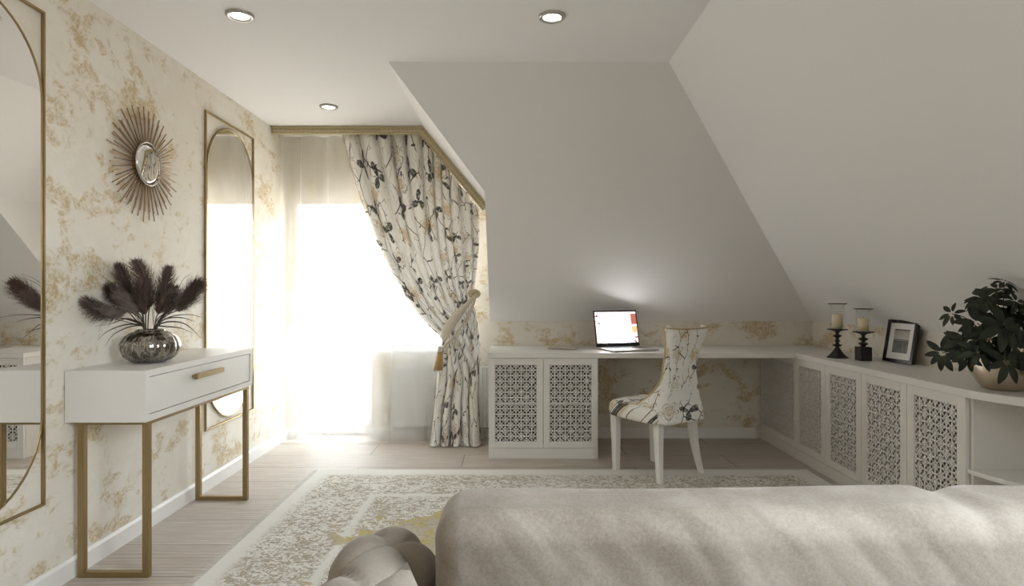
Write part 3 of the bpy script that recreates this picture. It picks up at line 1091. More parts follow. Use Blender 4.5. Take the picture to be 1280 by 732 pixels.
def grille_mesh(w, h):
    """pierced lattice of interlaced rings and eight-pointed stars, in local x (0..w), z (0..h), thickness along y 0..t"""
    m = MB()
    t, bw = .004, .0044
    cnt = [0]

    def bar(a, b_):
        a, b_ = Vector(a), Vector(b_)
        d = (b_ - a).normalized()
        n_ = Vector((-d.y, d.x)) * bw / 2
        q = [a - n_, b_ - n_, b_ + n_, a + n_]
        cnt[0] += 1
        y0 = .00003 * (cnt[0] * 7 % 41)
        m.add([(p.x, y0, p.y) for p in q] + [(p.x, t + y0, p.y) for p in q], [(0, 1, 2, 3), (7, 6, 5, 4), (0, 4, 5, 1), (2, 6, 7, 3)])

    nx, nz = round(w / PX), round(h / PZ)
    px, pz = w / nx, h / nz

    def clip(a, b_):
        x0, z0, x1, z1 = *a, *b_
        k0, k1 = 0, 1
        for p, q in ((-(x1 - x0), x0 + .004), (x1 - x0, w + .004 - x0), (-(z1 - z0), z0 + .004), (z1 - z0, h + .004 - z0)):
            if abs(p) < 1e-9:
                if q < 0:
                    return None
            else:
                r_ = q / p
                if p < 0:
                    k0 = max(k0, r_)
                else:
                    k1 = min(k1, r_)
        if k1 - k0 < 1e-3:
            return None
        return (x0 + (x1 - x0) * k0, z0 + (z1 - z0) * k0), (x0 + (x1 - x0) * k1, z0 + (z1 - z0) * k1)

    def cbar(a, b_):
        c_ = clip(a, b_)
        if c_:
            bar(*c_)

    for i in range(-1, nx * 2 + 2):
        for j in range(-1, nz * 2 + 2):
            if (i + j) % 2:
                continue
            cx, cz = i * px / 2, j * pz / 2
            for k in range(8):
                a = PI * k / 4
                L = .5 if k % 2 == 0 else .5
                cbar((cx, cz), (cx + px * L * math.cos(a), cz + pz * L * math.sin(a)))
            for k in range(16):
                a, b_ = 2 * PI * k / 16, 2 * PI * (k + 1) / 16
                cbar((cx + px * .5 * math.cos(a), cz + pz * .5 * math.sin(a)), (cx + px * .5 * math.cos(b_), cz + pz * .5 * math.sin(b_)))
    return m


def door_frame_mesh(w, h, gx0, gx1, gz0, gz1):
    m = MB()
    t = .019
    m.box(0, gx0, 0, t, 0, h)
    m.box(gx1, w, 0, t, 0, h)
    m.box(gx0, gx1, 0, t, 0, gz0)
    m.box(gx0, gx1, 0, t, gz1, h)
    return m


DZ0, DH = .0765, .6505                       # door bottom, door height
_dc = {}


def pierced_door(parent, origin, rotz, w, gm, local_origin):
    """a door with its lattice; built in local x/z, facing local -y"""
    key = (round(w, 3), round(gm, 3))
    nx = max(1, round((w - 2 * gm) / PX))
    gx0, gx1 = gm, w - gm
    gz0, gz1 = .121 - DZ0, .681 - DZ0
    if key not in _dc:
        o = obj('door', door_frame_mesh(w, DH, gx0, gx1, gz0, gz1), M['white'], parent, local=True, bevel=.001)
        g = obj('pierced_lattice', MB_shift(grille_mesh(gx1 - gx0, gz1 - gz0), (gx0, .004, gz0)), M['white'], o, local=True)
        _dc[key] = (o, g)
    else:
        a, b_ = _dc[key]
        o, g = a.copy(), b_.copy()
        COL.objects.link(o)
        COL.objects.link(g)
        o.parent = parent
        g.parent = o
    o.location = Vector(origin) - Vector(local_origin)
    o.rotation_euler = (0, 0, rotz)
    return o


def MB_shift(m, d):
    d = Vector(d)
    for i in range(len(m.v)):
        m.v[i] = m.v[i] + d
    return m


ZW0, ZW1 = .729, .766                        # worktop
CFY, CFX = 4.423, 2.055                      # cabinet fronts
# desk cabinet
CL0, CL1 = -.170, .623
cb = thing('desk_cabinet', 'white two-door cabinet with pierced doors carrying the end of the desk beside the curtain', 'cabinet', (CL0, CFY, 0))
m = MB()
t_ = .018
ZT = ZW0 - .0015
yb_ = YB - .024
m.box(CL0, CL0 + t_, CFY + .021, yb_, .0, ZT)
m.box(CL1 - t_, CL1, CFY + .021, yb_, .0, ZT)
m.box(CL0 + t_, CL1 - t_, CFY + .021, yb_, .075, .093)
obj('back_panel', MB().box(CL0 + t_, CL1 - t_, yb_ - .01, yb_, .093, ZT), M['inner_shade'], cb)
obj('divider', MB().box(.2175, .2355, CFY + .022, yb_ - .0105, .0935, ZT - .0185), M['inner_shade'], cb)
m.box(CL0 + t_, CL1 - t_, CFY + .06, yb_ - .01, ZT - .018, ZT)
obj('carcass', m, M['white'], cb)
obj('plinth', MB().box(CL0, CL1, CFY, CFY + .0205, 0, .0745), M['white'], cb, bevel=.001)
for xa, xz in ((CL0 + t_, .217), (.236, CL1 - t_)):
    obj('shelf', MB().box(xa, xz, CFY + .03, yb_ - .011, .384, .402), M['white'], cb)
wd = (CL1 - CL0) / 2
pierced_door(cb, (CL0 + .001, CFY, DZ0), 0, wd - .0025, .0435, cb.location)
pierced_door(cb, (CL0 + wd + .0015, CFY, DZ0), 0, wd - .0025, .0435, cb.location)

# right-hand run; doors face -X
YS = [5.036, 4.43, 4.005, 3.592, 3.178, 2.765]
xb_ = XR - .004
RUN = [('low_cabinet', 'white corner cabinet with a wide pierced panel tucked in the knee space of the desk', [0]),
       ('low_cabinet', 'white pierced two-door cabinet under the two candle holders', [1, 2]),
       ('low_cabinet', 'white pierced two-door cabinet beside the open shelf, under the picture frame', [3, 4])]
for nm, lb, idx in RUN:
    ya, yz = YS[idx[0]], YS[idx[-1] + 1]
    c_ = thing(nm, lb, 'cabinet', (CFX, yz, 0), 0)
    m = MB()
    m.box(CFX + .021, xb_, ya - t_, ya, 0, ZT)
    m.box(CFX + .021, xb_, yz, yz + t_, 0, ZT)
    m.box(CFX + .021, xb_, yz + t_, ya - t_, .075, .093)
    obj('back_panel', MB().box(xb_ - .01, xb_, yz + t_, ya - t_, .093, ZT), M['inner_shade'], c_)
    m.box(CFX + .06, xb_ - .01, yz + t_, ya - t_, ZT - .018, ZT)
    obj('carcass', m, M['white'], c_)
    obj('plinth', MB().box(CFX, CFX + .0205, yz, ya, 0, .0745), M['white'], c_, bevel=.001)
    obj('shelf', MB().box(CFX + .03, xb_ - .011, yz + t_, ya - t_, .384, .402), M['white'], c_)
    for k in idx:
        w_ = YS[k] - YS[k + 1] - .0025
        # local +x runs towards -Y so that the door faces -X
        pierced_door(c_, (CFX, YS[k] - .001, DZ0), -PI / 2, w_, .022 if k == 0 else .054, c_.location)

# open rounded end shelf
oe = thing('end_shelf_unit', 'open white end unit with rounded shelf under the potted plant', 'shelf', (2.2, 2.6, 0))
yE, rE = 2.763, .425


def quarter(r_, x1, y1, n=20):
    return [(x1, y1)] + [(x1 - r_ * math.cos(PI / 2 * i / n), y1 - r_ * math.sin(PI / 2 * i / n)) for i in range(n + 1)]


for nm, za, zb_ in (('shelf', .385, .406), ('plinth', 0, .09)):
    obj(nm, MB().prism([(x, y, za) for x, y in quarter(rE - (.0 if nm == 'shelf' else .02), xb_, yE)], (0, 0, zb_ - za)), M['white'], oe, bevel=.002)
obj('back_panel', MB().box(CFX + .021, xb_, yE - .016, yE, .091, ZT), M['white'], oe)
obj('side_panel', MB().box(xb_ - .016, xb_, yE - rE, yE - .0165, .091, ZT), M['white'], oe)

# continuous worktop
wt = [(-.178, CFY - .012), (CFX - .012, CFY - .012), (CFX - .012, 2.78)]
rW = xb_ - (CFX - .012)
wt += [(xb_ - rW * math.cos(PI / 2 * i / 24), 2.78 - rW * math.sin(PI / 2 * i / 24)) for i in range(1, 25)]
wt += [(xb_, YB - .003), (-.178, YB - .003)]
tag(obj('worktop', MB().prism([(x, y, ZW0) for x, y in wt], (0, 0, ZW1 - ZW0)), M['white'], bevel=.003),
    'continuous white L-shaped desk worktop along the sloped walls with rounded end', 'worktop')

# ------------------------------------------------------------------ laptop
th0 = math.radians(20)
lp = thing('laptop', 'open laptop with a lit screen on the white desk', 'laptop', (.653, 4.715, ZW1 + .001), th0)
LW, LD = .385, .275
m = MB().box(0, LW, -LD, 0, 0.002, .013)
bs = obj('base', m, M['alu'], lp, local=True, bevel=.003)
m = MB()
for r_ in range(6):
    for k in range(14):
        x0 = .028 + k * (LW - .056) / 14
        y0 = -.028 - r_ * .0215
        if r_ == 5 and 4 <= k <= 8:
            if k == 4:
                m.box(x0, x0 + 5 * (LW - .056) / 14 - .004, y0 - .018, y0, .013, .0148)
            continue
        m.box(x0, x0 + (LW - .056) / 14 - .004, y0 - .018, y0, .013, .0148)
obj('keyboard', m, M['keys'], bs, local=True)
obj('trackpad', MB().box(LW * .36, LW * .64, -LD + .012, -LD + .105, .0128, .0136), M['alu'], bs, local=True)
for x in (.02, LW - .04):
    for y in (-.03, -LD + .02):
        obj('foot', MB().lathe([(.008, 0), (.008, .003)], (x + .01, y, -.0008), 12), M['keys'], bs, local=True)
til = math.radians(12)
LH = .285
ax = Vector((0, math.sin(til), math.cos(til)))
nn = Vector((0, math.cos(til), -math.sin(til)))


def lidbox(x0, x1, h0, h1, d0, d1):
    q = Vector((0, -.002, .016))
    m_ = MB()
    m_.prism([q + Vector((x0, 0, 0)) + ax * h0 + nn * d0, q + Vector((x1, 0, 0)) + ax * h0 + nn * d0, q + Vector((x1, 0, 0)) + ax * h1 + nn * d0, q + Vector((x0, 0, 0)) + ax * h1 + nn * d0], nn * (d1 - d0))
    return m_


ld = obj('lid', lidbox(0, LW, 0, LH, 0, .007), M['blackgloss'], lp, local=True, bevel=.002)
q = Vector((0, -.002, .016))
m = MB()
cs = [q + Vector((x, 0, 0)) + ax * h_ - nn * .0008 for x, h_ in ((.010, .028), (LW - .010, .028), (LW - .010, LH - .012), (.010, LH - .012))]
m.add(cs, [(0, 1, 2, 3)])
m.uv = {0: [(0, 0), (1, 0), (1, 1), (0, 1)]}
obj('screen', m, M['screen'], ld, local=True, recalc=False)
obj('hinge', MB().tube([(.03, .0, .0155), (LW - .03, .0, .0155)], .005, 10), M['keys'], lp, local=True)

# magazine
mg = thing('magazine', 'thin magazine lying on the white desk beside the laptop', 'magazine', (.40, 4.78, ZW1 + .0008), math.radians(-8))


def page(z0, amp, inset):
    def fn(u, v):
        x = lerp(-.115 + inset, .115 - inset, u)
        return (x, lerp(-.10 + inset, .10 - inset, v), z0 + amp * (math.sin(PI * u) ** 1.2) + .010 * max(0, u - .72) ** 1 * amp * 60)
    return fn


obj('pages', MB().grid(page(.0045, .006, .003), 16, 4), M['paper'], mg, local=True, solid=.0042, smooth=True)
obj('cover', MB().grid(page(.0058, .006, 0), 16, 4), M['cover'], mg, local=True, solid=.001, smooth=True)

# ------------------------------------------------------------------ upholstered chair
ang = math.atan2(.23, .326)
ch = thing('upholstered_chair', 'floral upholstered chair with flared back and white legs at the desk', 'chair', (.969, 4.105, 0), ang)
SW, SD = .25, .245
LEGW = .193


def seat_pt(u, v):
    a = 2 * PI * u
    ca, sa = math.cos(a), math.sin(a)
    e = 2 / 4.6
    sx, sy = math.copysign(abs(ca) ** e, ca), math.copysign(abs(sa) ** e, sa)
    rows = [(0, .372), (.90, .372), (.97, .378), (1.0, .40), (1.0, .43), (.985, .452), (.93, .470), (.75, .484), (.4, .492), (0, .494)]
    k = v * (len(rows) - 1)
    i = min(len(rows) - 2, int(k))
    s = lerp(rows[i][0], rows[i + 1][0], k - i)
    z = lerp(rows[i][1], rows[i + 1][1], k - i)
    return (SW * s * sx, SD * s * sy + .015, z - .012 * (1 if v > .6 else 0) * max(0, -sy * s) ** 2)


def seat_uv(u, v):
    p = seat_pt(u, v)
    return ((p[0] + 3) * 1.12, (p[1] + p[2] + 2) * 1.12)


obj('seat', MB().grid(seat_pt, 72, 18, closed_u=True, uvfn=seat_uv), M['print'], ch, smooth=True, local=True)

ZB0, ZB1 = .375, .985


def back_w(z):
    k = [(.375, .208), (.46, .214), (.56, .186), (.66, .160), (.76, .153), (.86, .166), (.94, .186), (.985, .202)]
    for i in range(len(k) - 1):
        if z <= k[i + 1][0]:
            q = (z - k[i][0]) / (k[i + 1][0] - k[i][0])
            q = q * q * (3 - 2 * q)
            return lerp(k[i][1], k[i + 1][1], q)
    return k[-1][1]


def back_e(z):
    # how far the wings come forward
    k = [(.375, .30), (.43, .27), (.47, .22), (.52, .15), (.58, .085), (.66, .05), (.8, .045), (.985, .06)]
    for i in range(len(k) - 1):
        if z <= k[i + 1][0]:
            return lerp(k[i][1], k[i + 1][1], (z - k[i][0]) / (k[i + 1][0] - k[i][0]))
    return k[-1][1]


def back_y(z):
    return -.252 + .02 * sm(.375, .5, z) - .010 * sm(.5, .75, z) - .055 * sm(.72, .985, z)


def back_pt(u, v):
    s = 2 * u - 1
    z = lerp(ZB0, ZB1, v)
    top_sag = -.012 * math.cos(PI * s / 2) * sm(.8, 1, v)
    zz = z + top_sag
    w_, e_, y_ = back_w(z), back_e(z), back_y(z)
    # plan curve: flat rear, rounded corners, wings going forward
    k = abs(s)
    cr = .055
    tot = w_ + e_
    L = k * tot
    if L < w_ - cr:
        x, y = L, 0
    elif L < w_ + min(cr, e_):
        q = (L - (w_ - cr)) / (cr + min(cr, e_))
        x = w_ - cr + cr * math.sin(q * PI / 2)
        y = min(cr, e_) * (1 - math.cos(q * PI / 2))
    else:
        x, y = w_, L - w_
    return (math.copysign(x, s), y_ + y, zz)


def back_uv(u, v):
    p = back_pt(u, v)
    s = 2 * u - 1
    z = lerp(ZB0, ZB1, v)
    return ((s * .27 + 1.07) * 1.12, (p[2] + .32) * 1.12)


def back_thick(u, v):
    return back_pt(u, v)


m = MB().grid(back_pt, 56, 34, uvfn=back_uv)
obj('backrest', m, M['print'], ch, smooth=True, local=True, solid=.045, recalc=False)
edge = [back_pt(0, v / 40) for v in range(41)] + [back_pt(u / 30, 1) for u in range(1, 30)] + [back_pt(1, 1 - v / 40) for v in range(41)]
obj('piping', MB().tube([Vector(p) + Vector((0, -.001, .001)) for p in edge], .0055, 8), M['piping'], ch, smooth=True, local=True)


def leg(pts, ws):
    m_ = MB()
    vs, fs = [], []
    for (x, y, z), w_ in zip(pts, ws):
        vs += [(x - w_, y - w_, z), (x + w_, y - w_, z), (x + w_, y + w_, z), (x - w_, y + w_, z)]
    n_ = len(pts)
    for i in range(n_ - 1):
        for k in range(4):
            fs.append((4 * i + k, 4 * i + (k + 1) % 4, 4 * i + 4 + (k + 1) % 4, 4 * i + 4 + k))
    fs += [(3, 2, 1, 0), tuple(4 * (n_ - 1) + k for k in range(4))]
    m_.add(vs, fs)
    return m_


for sx in (-1, 1):
    obj('leg', leg([(sx * .190, .190, .385), (sx * .188, .188, .12), (sx * .187, .187, .0)], [.026, .021, .018]), M['white'], ch, local=True, bevel=.003)
    pts, ws = [], []
    for i in range(9):
        k = i / 8
        z = lerp(.395, .0085, k)
        b_ = .05 * k ** 1.9
        pts.append((sx * (.165 + .75 * b_), -.165 - .9 * b_, z))
        ws.append(lerp(.026, .015, k))
    obj('leg', leg(pts, ws), M['white'], ch, local=True, bevel=.003)

# ------------------------------------------------------------------ candle holders
def candle_holder(x, y, prof, square, zp, gr, ztop, zc, rc_, ringr, label):
    t = thing('candle_holder', label, 'candle holder', (x, y, ZW1), 0, 'dark iron candle holders')
    m_ = MB().lathe(prof, seg=36)
    if square:
        m_.box(-square[0], square[0], -square[0], square[0], 0, square[1])
    obj('stand', m_, M['iron'], t, local=True, bevel=.0015, smooth=False)
    obj('glass_cylinder', MB().lathe([(gr, zp + .001), (gr, ztop - .004), (gr - .003, ztop - .004), (gr - .003, zp + .001), (gr, zp + .001)], seg=40, cap=False), M['candleglass'], t, smooth=True, local=True)
    obj('top_ring', MB().lathe([(gr - .004, ztop - .005), (ringr, ztop - .005), (ringr, ztop), (gr - .004, ztop), (gr - .004, ztop - .005)], seg=40, cap=False), M['iron'], t, local=True)
    cd = thing('pillar_candle', 'ivory pillar candle standing inside the ' + ('taller' if not square else 'shorter block-footed') + ' glass holder', 'candle', (x, y, ZW1 + zp + .001), 0, 'ivory pillar candles')
    obj('wax_body', MB().lathe([(rc_, 0), (rc_, zc - .006), (rc_ - .004, zc - .001), (rc_ - .01, zc), (.012, zc - .008), (.0001, zc - .010)], seg=30), M['wax'], cd, smooth=True, local=True)
    obj('wick', MB().tube([(0, 0, zc - .011), (.001, 0, zc + .006)], .0012, 6), M['wick'], cd, local=True)
    return t


p1 = [(.066, 0), (.066, .004), (.052, .014), (.036, .032), (.022, .052), (.013, .066), (.009, .072), (.028, .082), (.030, .086), (.012, .092), (.009, .102), (.018, .112), (.018, .115), (.010, .122), (.009, .132), (.026, .145), (.027, .149), (.012, .156), (.009, .166), (.02, .178), (.05, .186), (.064, .188), (.064, .193)]
candle_holder(2.185, 4.10, p1, None, .193, .046, .364, .099, .032, .058, 'taller dark iron candle holder with flared foot on the white worktop')
p2 = [(.0001, .0885), (.016, .090), (.012, .094), (.028, .106), (.029, .110), (.012, .117), (.009, .124), (.028, .136), (.029, .140), (.011, .148), (.009, .158), (.02, .170), (.05, .179), (.0625, .181), (.0625, .186)]
candle_holder(2.262, 3.93, p2, (.036, .088), .186, .044, .334, .086, .031, .056, 'shorter dark iron candle holder with block foot beside the picture frame')

# ------------------------------------------------------------------ picture frame
fb, fa = Vector((2.360, 3.895, ZW1)), Vector((2.396, 3.662, ZW1))
fu = (fa - fb)
FW = fu.length
frot = math.atan2(fu.y, fu.x)
pf = thing('picture_frame', 'black photo frame with a grey landscape print leaning on the worktop by the wall', 'picture frame', (fb.x, fb.y, ZW1 + .001), frot)
FH, tl = .265, math.radians(10)
# local x along the frame, local y to the wall (away from the viewer), leaning back
A_, N_ = Vector((0, math.sin(tl), math.cos(tl))), Vector((0, math.cos(tl), -math.sin(tl)))


def fbox(x0, x1, h0, h1, d0, d1):
    z_ = Vector((0, 0, .0045))
    return MB().prism([z_ + Vector((x, 0, 0)) + A_ * h_ + N_ * d0 for x, h_ in ((x0, h0), (x1, h0), (x1, h1), (x0, h1))], N_ * (d1 - d0))


m = MB()
for q in ((0, FW, 0, .020), (0, FW, FH - .020, FH), (0, .020, .020, FH - .020), (FW - .020, FW, .020, FH - .020)):
    k = fbox(*q, 0, .024)
    m.add(k.v, k.f)
obj('moulding', m, M['blackgloss'], pf, local=True, bevel=.0015)
m = MB()
cs = [Vector((0, 0, .0045)) + Vector((x, 0, 0)) + A_ * h_ + N_ * .010 for x, h_ in ((.019, .019), (FW - .019, .019), (FW - .019, FH - .019), (.019, FH - .019))]
m.add(cs, [(0, 1, 2, 3)])
m.uv = {0: [(0, 0), (1, 0), (1, 1), (0, 1)]}
obj('print', m, M['print_art'], pf, local=True, recalc=False)
obj('backing', fbox(.018, FW - .018, .018, FH - .018, .013, .02), M['keys'], pf, local=True)

# ------------------------------------------------------------------ potted plant
PC = Vector((2.215, 2.755, ZW1))
pp = thing('potted_plant', 'dark umbrella plant in a round champagne metal bowl on the worktop', 'plant', PC)
pr = [(.0001, .0), (.055, .0), (.075, .006), (.098, .030), (.113, .066), (.118, .100), (.115, .130), (.108, .152), (.104, .160), (.099, .160), (.098, .150), (.0001, .146)]
obj('bowl', MB().lathe(pr, seg=56), M['pot'], pp, smooth=True, local=True)
obj('soil', MB().lathe([(.0001, .152), (.06, .153), (.0965, .149)], seg=40), M['soil'], pp, smooth=True, local=True)
fol, stm = MB(), MB()
rp_ = random.Random(11)


def leaflet(base, d, nrm, L, W):
    d = d.normalized()
    s = d.cross(nrm).normalized()
    nrm = s.cross(d).normalized()
    vs, fs = [], []
    n_ = 6
    for i in range(n_ + 1):
        k = i / n_
        w_ = W * (math.sin(PI * min(1, k ** .85 * .93 + .04)) ** .8) * (1 if i < n_ else .15)
        c_ = base + d * L * k - nrm * (.16 * L * k * k)
        vs += [c_ - s * w_ + nrm * w_ * .25, c_, c_ + s * w_ + nrm * w_ * .25]
    for i in range(n_):
        fs += [(3 * i, 3 * i + 1, 3 * i + 4, 3 * i + 3), (3 * i + 1, 3 * i + 2, 3 * i + 5, 3 * i + 4)]
    fol.add(vs, fs)


def cluster(c_, face, L, n_=7):
    face = face.normalized()
    a = face.cross(Vector((0, 0, 1)) if abs(face.z) < .9 else Vector((1, 0, 0))).normalized()
    b_ = face.cross(a)
    ph = rp_.uniform(0, 6.28)
    for k in range(n_):
        t_ = ph + 2 * PI * k / n_ + rp_.uniform(-.15, .15)
        d = a * math.cos(t_) + b_ * math.sin(t_)
        dd = d * .93 + face * .10 - Vector((0, 0, .28))
        LL = L * rp_.uniform(.8, 1.1)
        st_ = c_ + d * .012
        leaflet(st_, dd, face + d * .25, LL, LL * .21)


CLU = [  # px, py, depth, facing (x,y,z), leaf length
    (1255, 352, 2.74, (.1, -.5, .8), .050), (1247, 362, 2.76, (-.5, -.4, .6), .055), (1234, 376, 2.70, (-.5, -.6, .6), .085), (1226, 371, 2.74, (-.7, -.2, .6), .08),
    (1270, 378, 2.66, (.2, -.8, .5), .075), (1240, 388, 2.68, (-.2, -.8, .5), .08), (1262, 398, 2.62, (.1, -.8, .5), .08), (1252, 408, 2.56, (.0, -.9, .4), .095),
    (1190, 392, 2.80, (-.8, -.3, .3), .055), (1222, 404, 2.66, (-.5, -.7, .4), .075), (1207, 425, 2.64, (-.6, -.7, .3), .085), (1200, 434, 2.70, (-.7, -.6, .1), .075),
    (1178, 441, 2.72, (-.8, -.6, .0), .075), (1225, 440, 2.58, (-.2, -.9, .3), .075), (1258, 452, 2.54, (.0, -1, .2), .085), (1236, 424, 2.60, (-.2, -.9, .3), .07),
    (1276, 436, 2.56, (.3, -.9, .3), .085), (1275, 410, 2.64, (.4, -.8, .4), .085), (1284, 392, 2.70, (.6, -.6, .5), .08), (1296, 420, 2.66, (.7, -.6, .3), .085),
    (1246, 398, 2.80, (-.2, .3, .8), .08), (1228, 416, 2.80, (-.7, .2, .6), .08), (1268, 388, 2.84, (.2, .5, .7), .08), (1262, 422, 2.86, (.1, .8, .4), .085), (1210, 446, 2.60, (-.5, -.8, .0), .06),
    (1300, 440, 2.70, (.8, -.5, .1), .08), (1290, 455, 2.60, (.6, -.8, .0), .07), 
    
]
rootp = [PC + Vector((dx, dy, .15)) for dx, dy in ((0, 0), (-.03, -.02), (.03, .01), (.0, .03), (-.02, .02))]
for i, (px, py, y, fc, L) in enumerate(CLU):
    c_ = P(px, py, y)
    while c_.x > min(XR - .02, XRI + (ZC - c_.z) * (XR - XRI) / (ZC - ZK)) - L * 1.25:
        y -= .02
        c_ = P(px, py, y)
    if c_.z < PC.z + .02:
        c_.z = PC.z + .02
    cluster(c_, Vector(fc), L, 7 if i % 3 else 8)
    r0 = rootp[i % 5]
    midp = r0.lerp(c_, .5) + Vector((0, 0, .05 + .02 * (i % 3)))
    stm.tube(bez(r0, midp, c_, 8), .0022, 5)
for r0 in rootp[:3]:
    stm.tube([r0, r0 + Vector((rp_.uniform(-.03, .03), rp_.uniform(-.03, .03), .20))], [.006, .004], 6)
for v in fol.v + stm.v:
    dd_ = (v - rs(0, 0)).dot(nv)
    if dd_ > -.012:
        v -= nv * (dd_ + .012)
    v.x = min(v.x, XR - .01)
obj('foliage', fol, M['leaf'], pp, smooth=True, recalc=False)
obj('stem', stm, M['stemg'], pp, smooth=True)

# ------------------------------------------------------------------ rug
def rug_xy(x, y):
    return x, y


rg = thing('area_rug', 'large cream distressed area rug with worn gold medallion on the oak floor', 'rug', (.32, 2.7, 0))
obj('pile', MB().box(-1.305, 1.99, 1.20, 4.125, .0005, .008), M['rug'], rg)
fr = MB()
for i in range(300):
    y = 1.205 + i * (4.12 - 1.205) / 299
    j = R.uniform(-.003, .003)
    fr.add([(-1.300, y - .0035, .006), (-1.300, y + .0035, .006), (-1.345, y + .003 + j, .0016), (-1.345, y - .003 + j, .0016)], [(0, 1, 2, 3)])
o_ = obj('fringe', fr, M['paper'], rg, solid=.001)
o_['kind'] = 'stuff'

# ------------------------------------------------------------------ sofa
so = thing('velvet_sofa', 'taupe velvet sofa with a tufted arm and big back cushions facing the viewer', 'sofa', (.8, 1.0, 0))


def rounded(cx, cy, cz, w_, d_, h_, r_, nx, ny, nz, disp=None):
    """box with rounded edges as a fine grid, displaced along its normal"""
    m_ = MB()
    idx = {}

    def vert(i, j, k):
        key = (i, j, k)
        if key not in idx:
            p = Vector((w_ * (i / nx - .5), d_ * (j / ny - .5), h_ * (k / nz - .5)))
            q = Vector((max(-w_ / 2 + r_, min(w_ / 2 - r_, p.x)), max(-d_ / 2 + r_, min(d_ / 2 - r_, p.y)), max(-h_ / 2 + r_, min(h_ / 2 - r_, p.z))))
            n_ = (p - q)
            if n_.length > 1e-9:
                n_.normalize()
            p = q + n_ * r_
            if disp:
                p = p + disp(p, n_)
            idx[key] = len(m_.v)
            m_.v.append(p + Vector((cx, cy, cz)))
        return idx[key]

    for i in range(nx):
        for j in range(ny):
            m_.f.append((vert(i, j, 0), vert(i, j + 1, 0), vert(i + 1, j + 1, 0), vert(i + 1, j, 0)))
            m_.f.append((vert(i, j, nz), vert(i + 1, j, nz), vert(i + 1, j + 1, nz), vert(i, j + 1, nz)))
    for i in range(nx):
        for k in range(nz):
            m_.f.append((vert(i, 0, k), vert(i + 1, 0, k), vert(i + 1, 0, k + 1), vert(i, 0, k + 1)))
            m_.f.append((vert(i, ny, k), vert(i, ny, k + 1), vert(i + 1, ny, k + 1), vert(i + 1, ny, k)))
    for j in range(ny):
        for k in range(nz):
            m_.f.append((vert(0, j, k), vert(0, j, k + 1), vert(0, j + 1, k + 1), vert(0, j + 1, k)))
            m_.f.append((vert(nx, j, k), vert(nx, j + 1, k), vert(nx, j + 1, k + 1), vert(nx, j, k + 1)))
    return m_


def wrinkle(seed, hw):
    def fn(p, n_):
        a = mnoise.noise(Vector((p.x * 4.5 + p.z * 3.2 + seed, p.z * 1.5, seed)))
        b_ = mnoise.noise(Vector((p.x * 10 + p.z * 7 + seed, p.z * 2.5, seed + 4)))
        c_ = mnoise.noise(Vector((p.x * 3.0, p.y * 3, p.z * 3 + seed)))
        front = max(0, -n_.y)
        k = (.013 * a + .008 * (abs(b_) - .2)) * front + .006 * c_ * (1 - .9 * max(0, n_.z))
        bulge = .012 * (1 - min(1, abs(p.x) / hw) ** 2) * front
        edge_drop = Vector((0, 0, -.012 * (max(0, abs(p.x) / hw - .80) / .20) ** 2)) if p.z > 0 else Vector((0, 0, 0))
        if p.z > 0:
            edge_drop.z -= .014 * math.exp(-((p.x - .118) / .032) ** 2) * sm(.08, .2, p.z) - .004 * math.sin(p.x * 5 + 1)
        return n_ * (k + bulge) + edge_drop
    return fn


CW = 1.78
obj('back_cushion', rounded(-.146 + CW / 2, 1.195, .590, CW, .20, .430, .058, 250, 30, 80, wrinkle(3.1, CW / 2)), M['velvet'], so, smooth=True)
obj('seat_cushion', rounded(.67, .70, .28, 2.08, .76, .17, .05, 40, 20, 8), M['velvet2'], so, smooth=True)
obj('back_frame', rounded(.78, 1.37, .35, 1.84, .13, .60, .05, 30, 8, 14), M['velvet2'], so, smooth=True)
obj('base', rounded(.78, .86, .125, 2.30, 1.10, .15, .02, 24, 14, 4), M['velvet2'], so, smooth=True)
for x, y in ((-.12, .42), (1.72, .42), (-.12, 1.3), (1.72, 1.3)):
    obj('foot', MB().lathe([(.020, .009), (.028, .06)], (x, y, 0), 16), M['iron'], so, smooth=True)


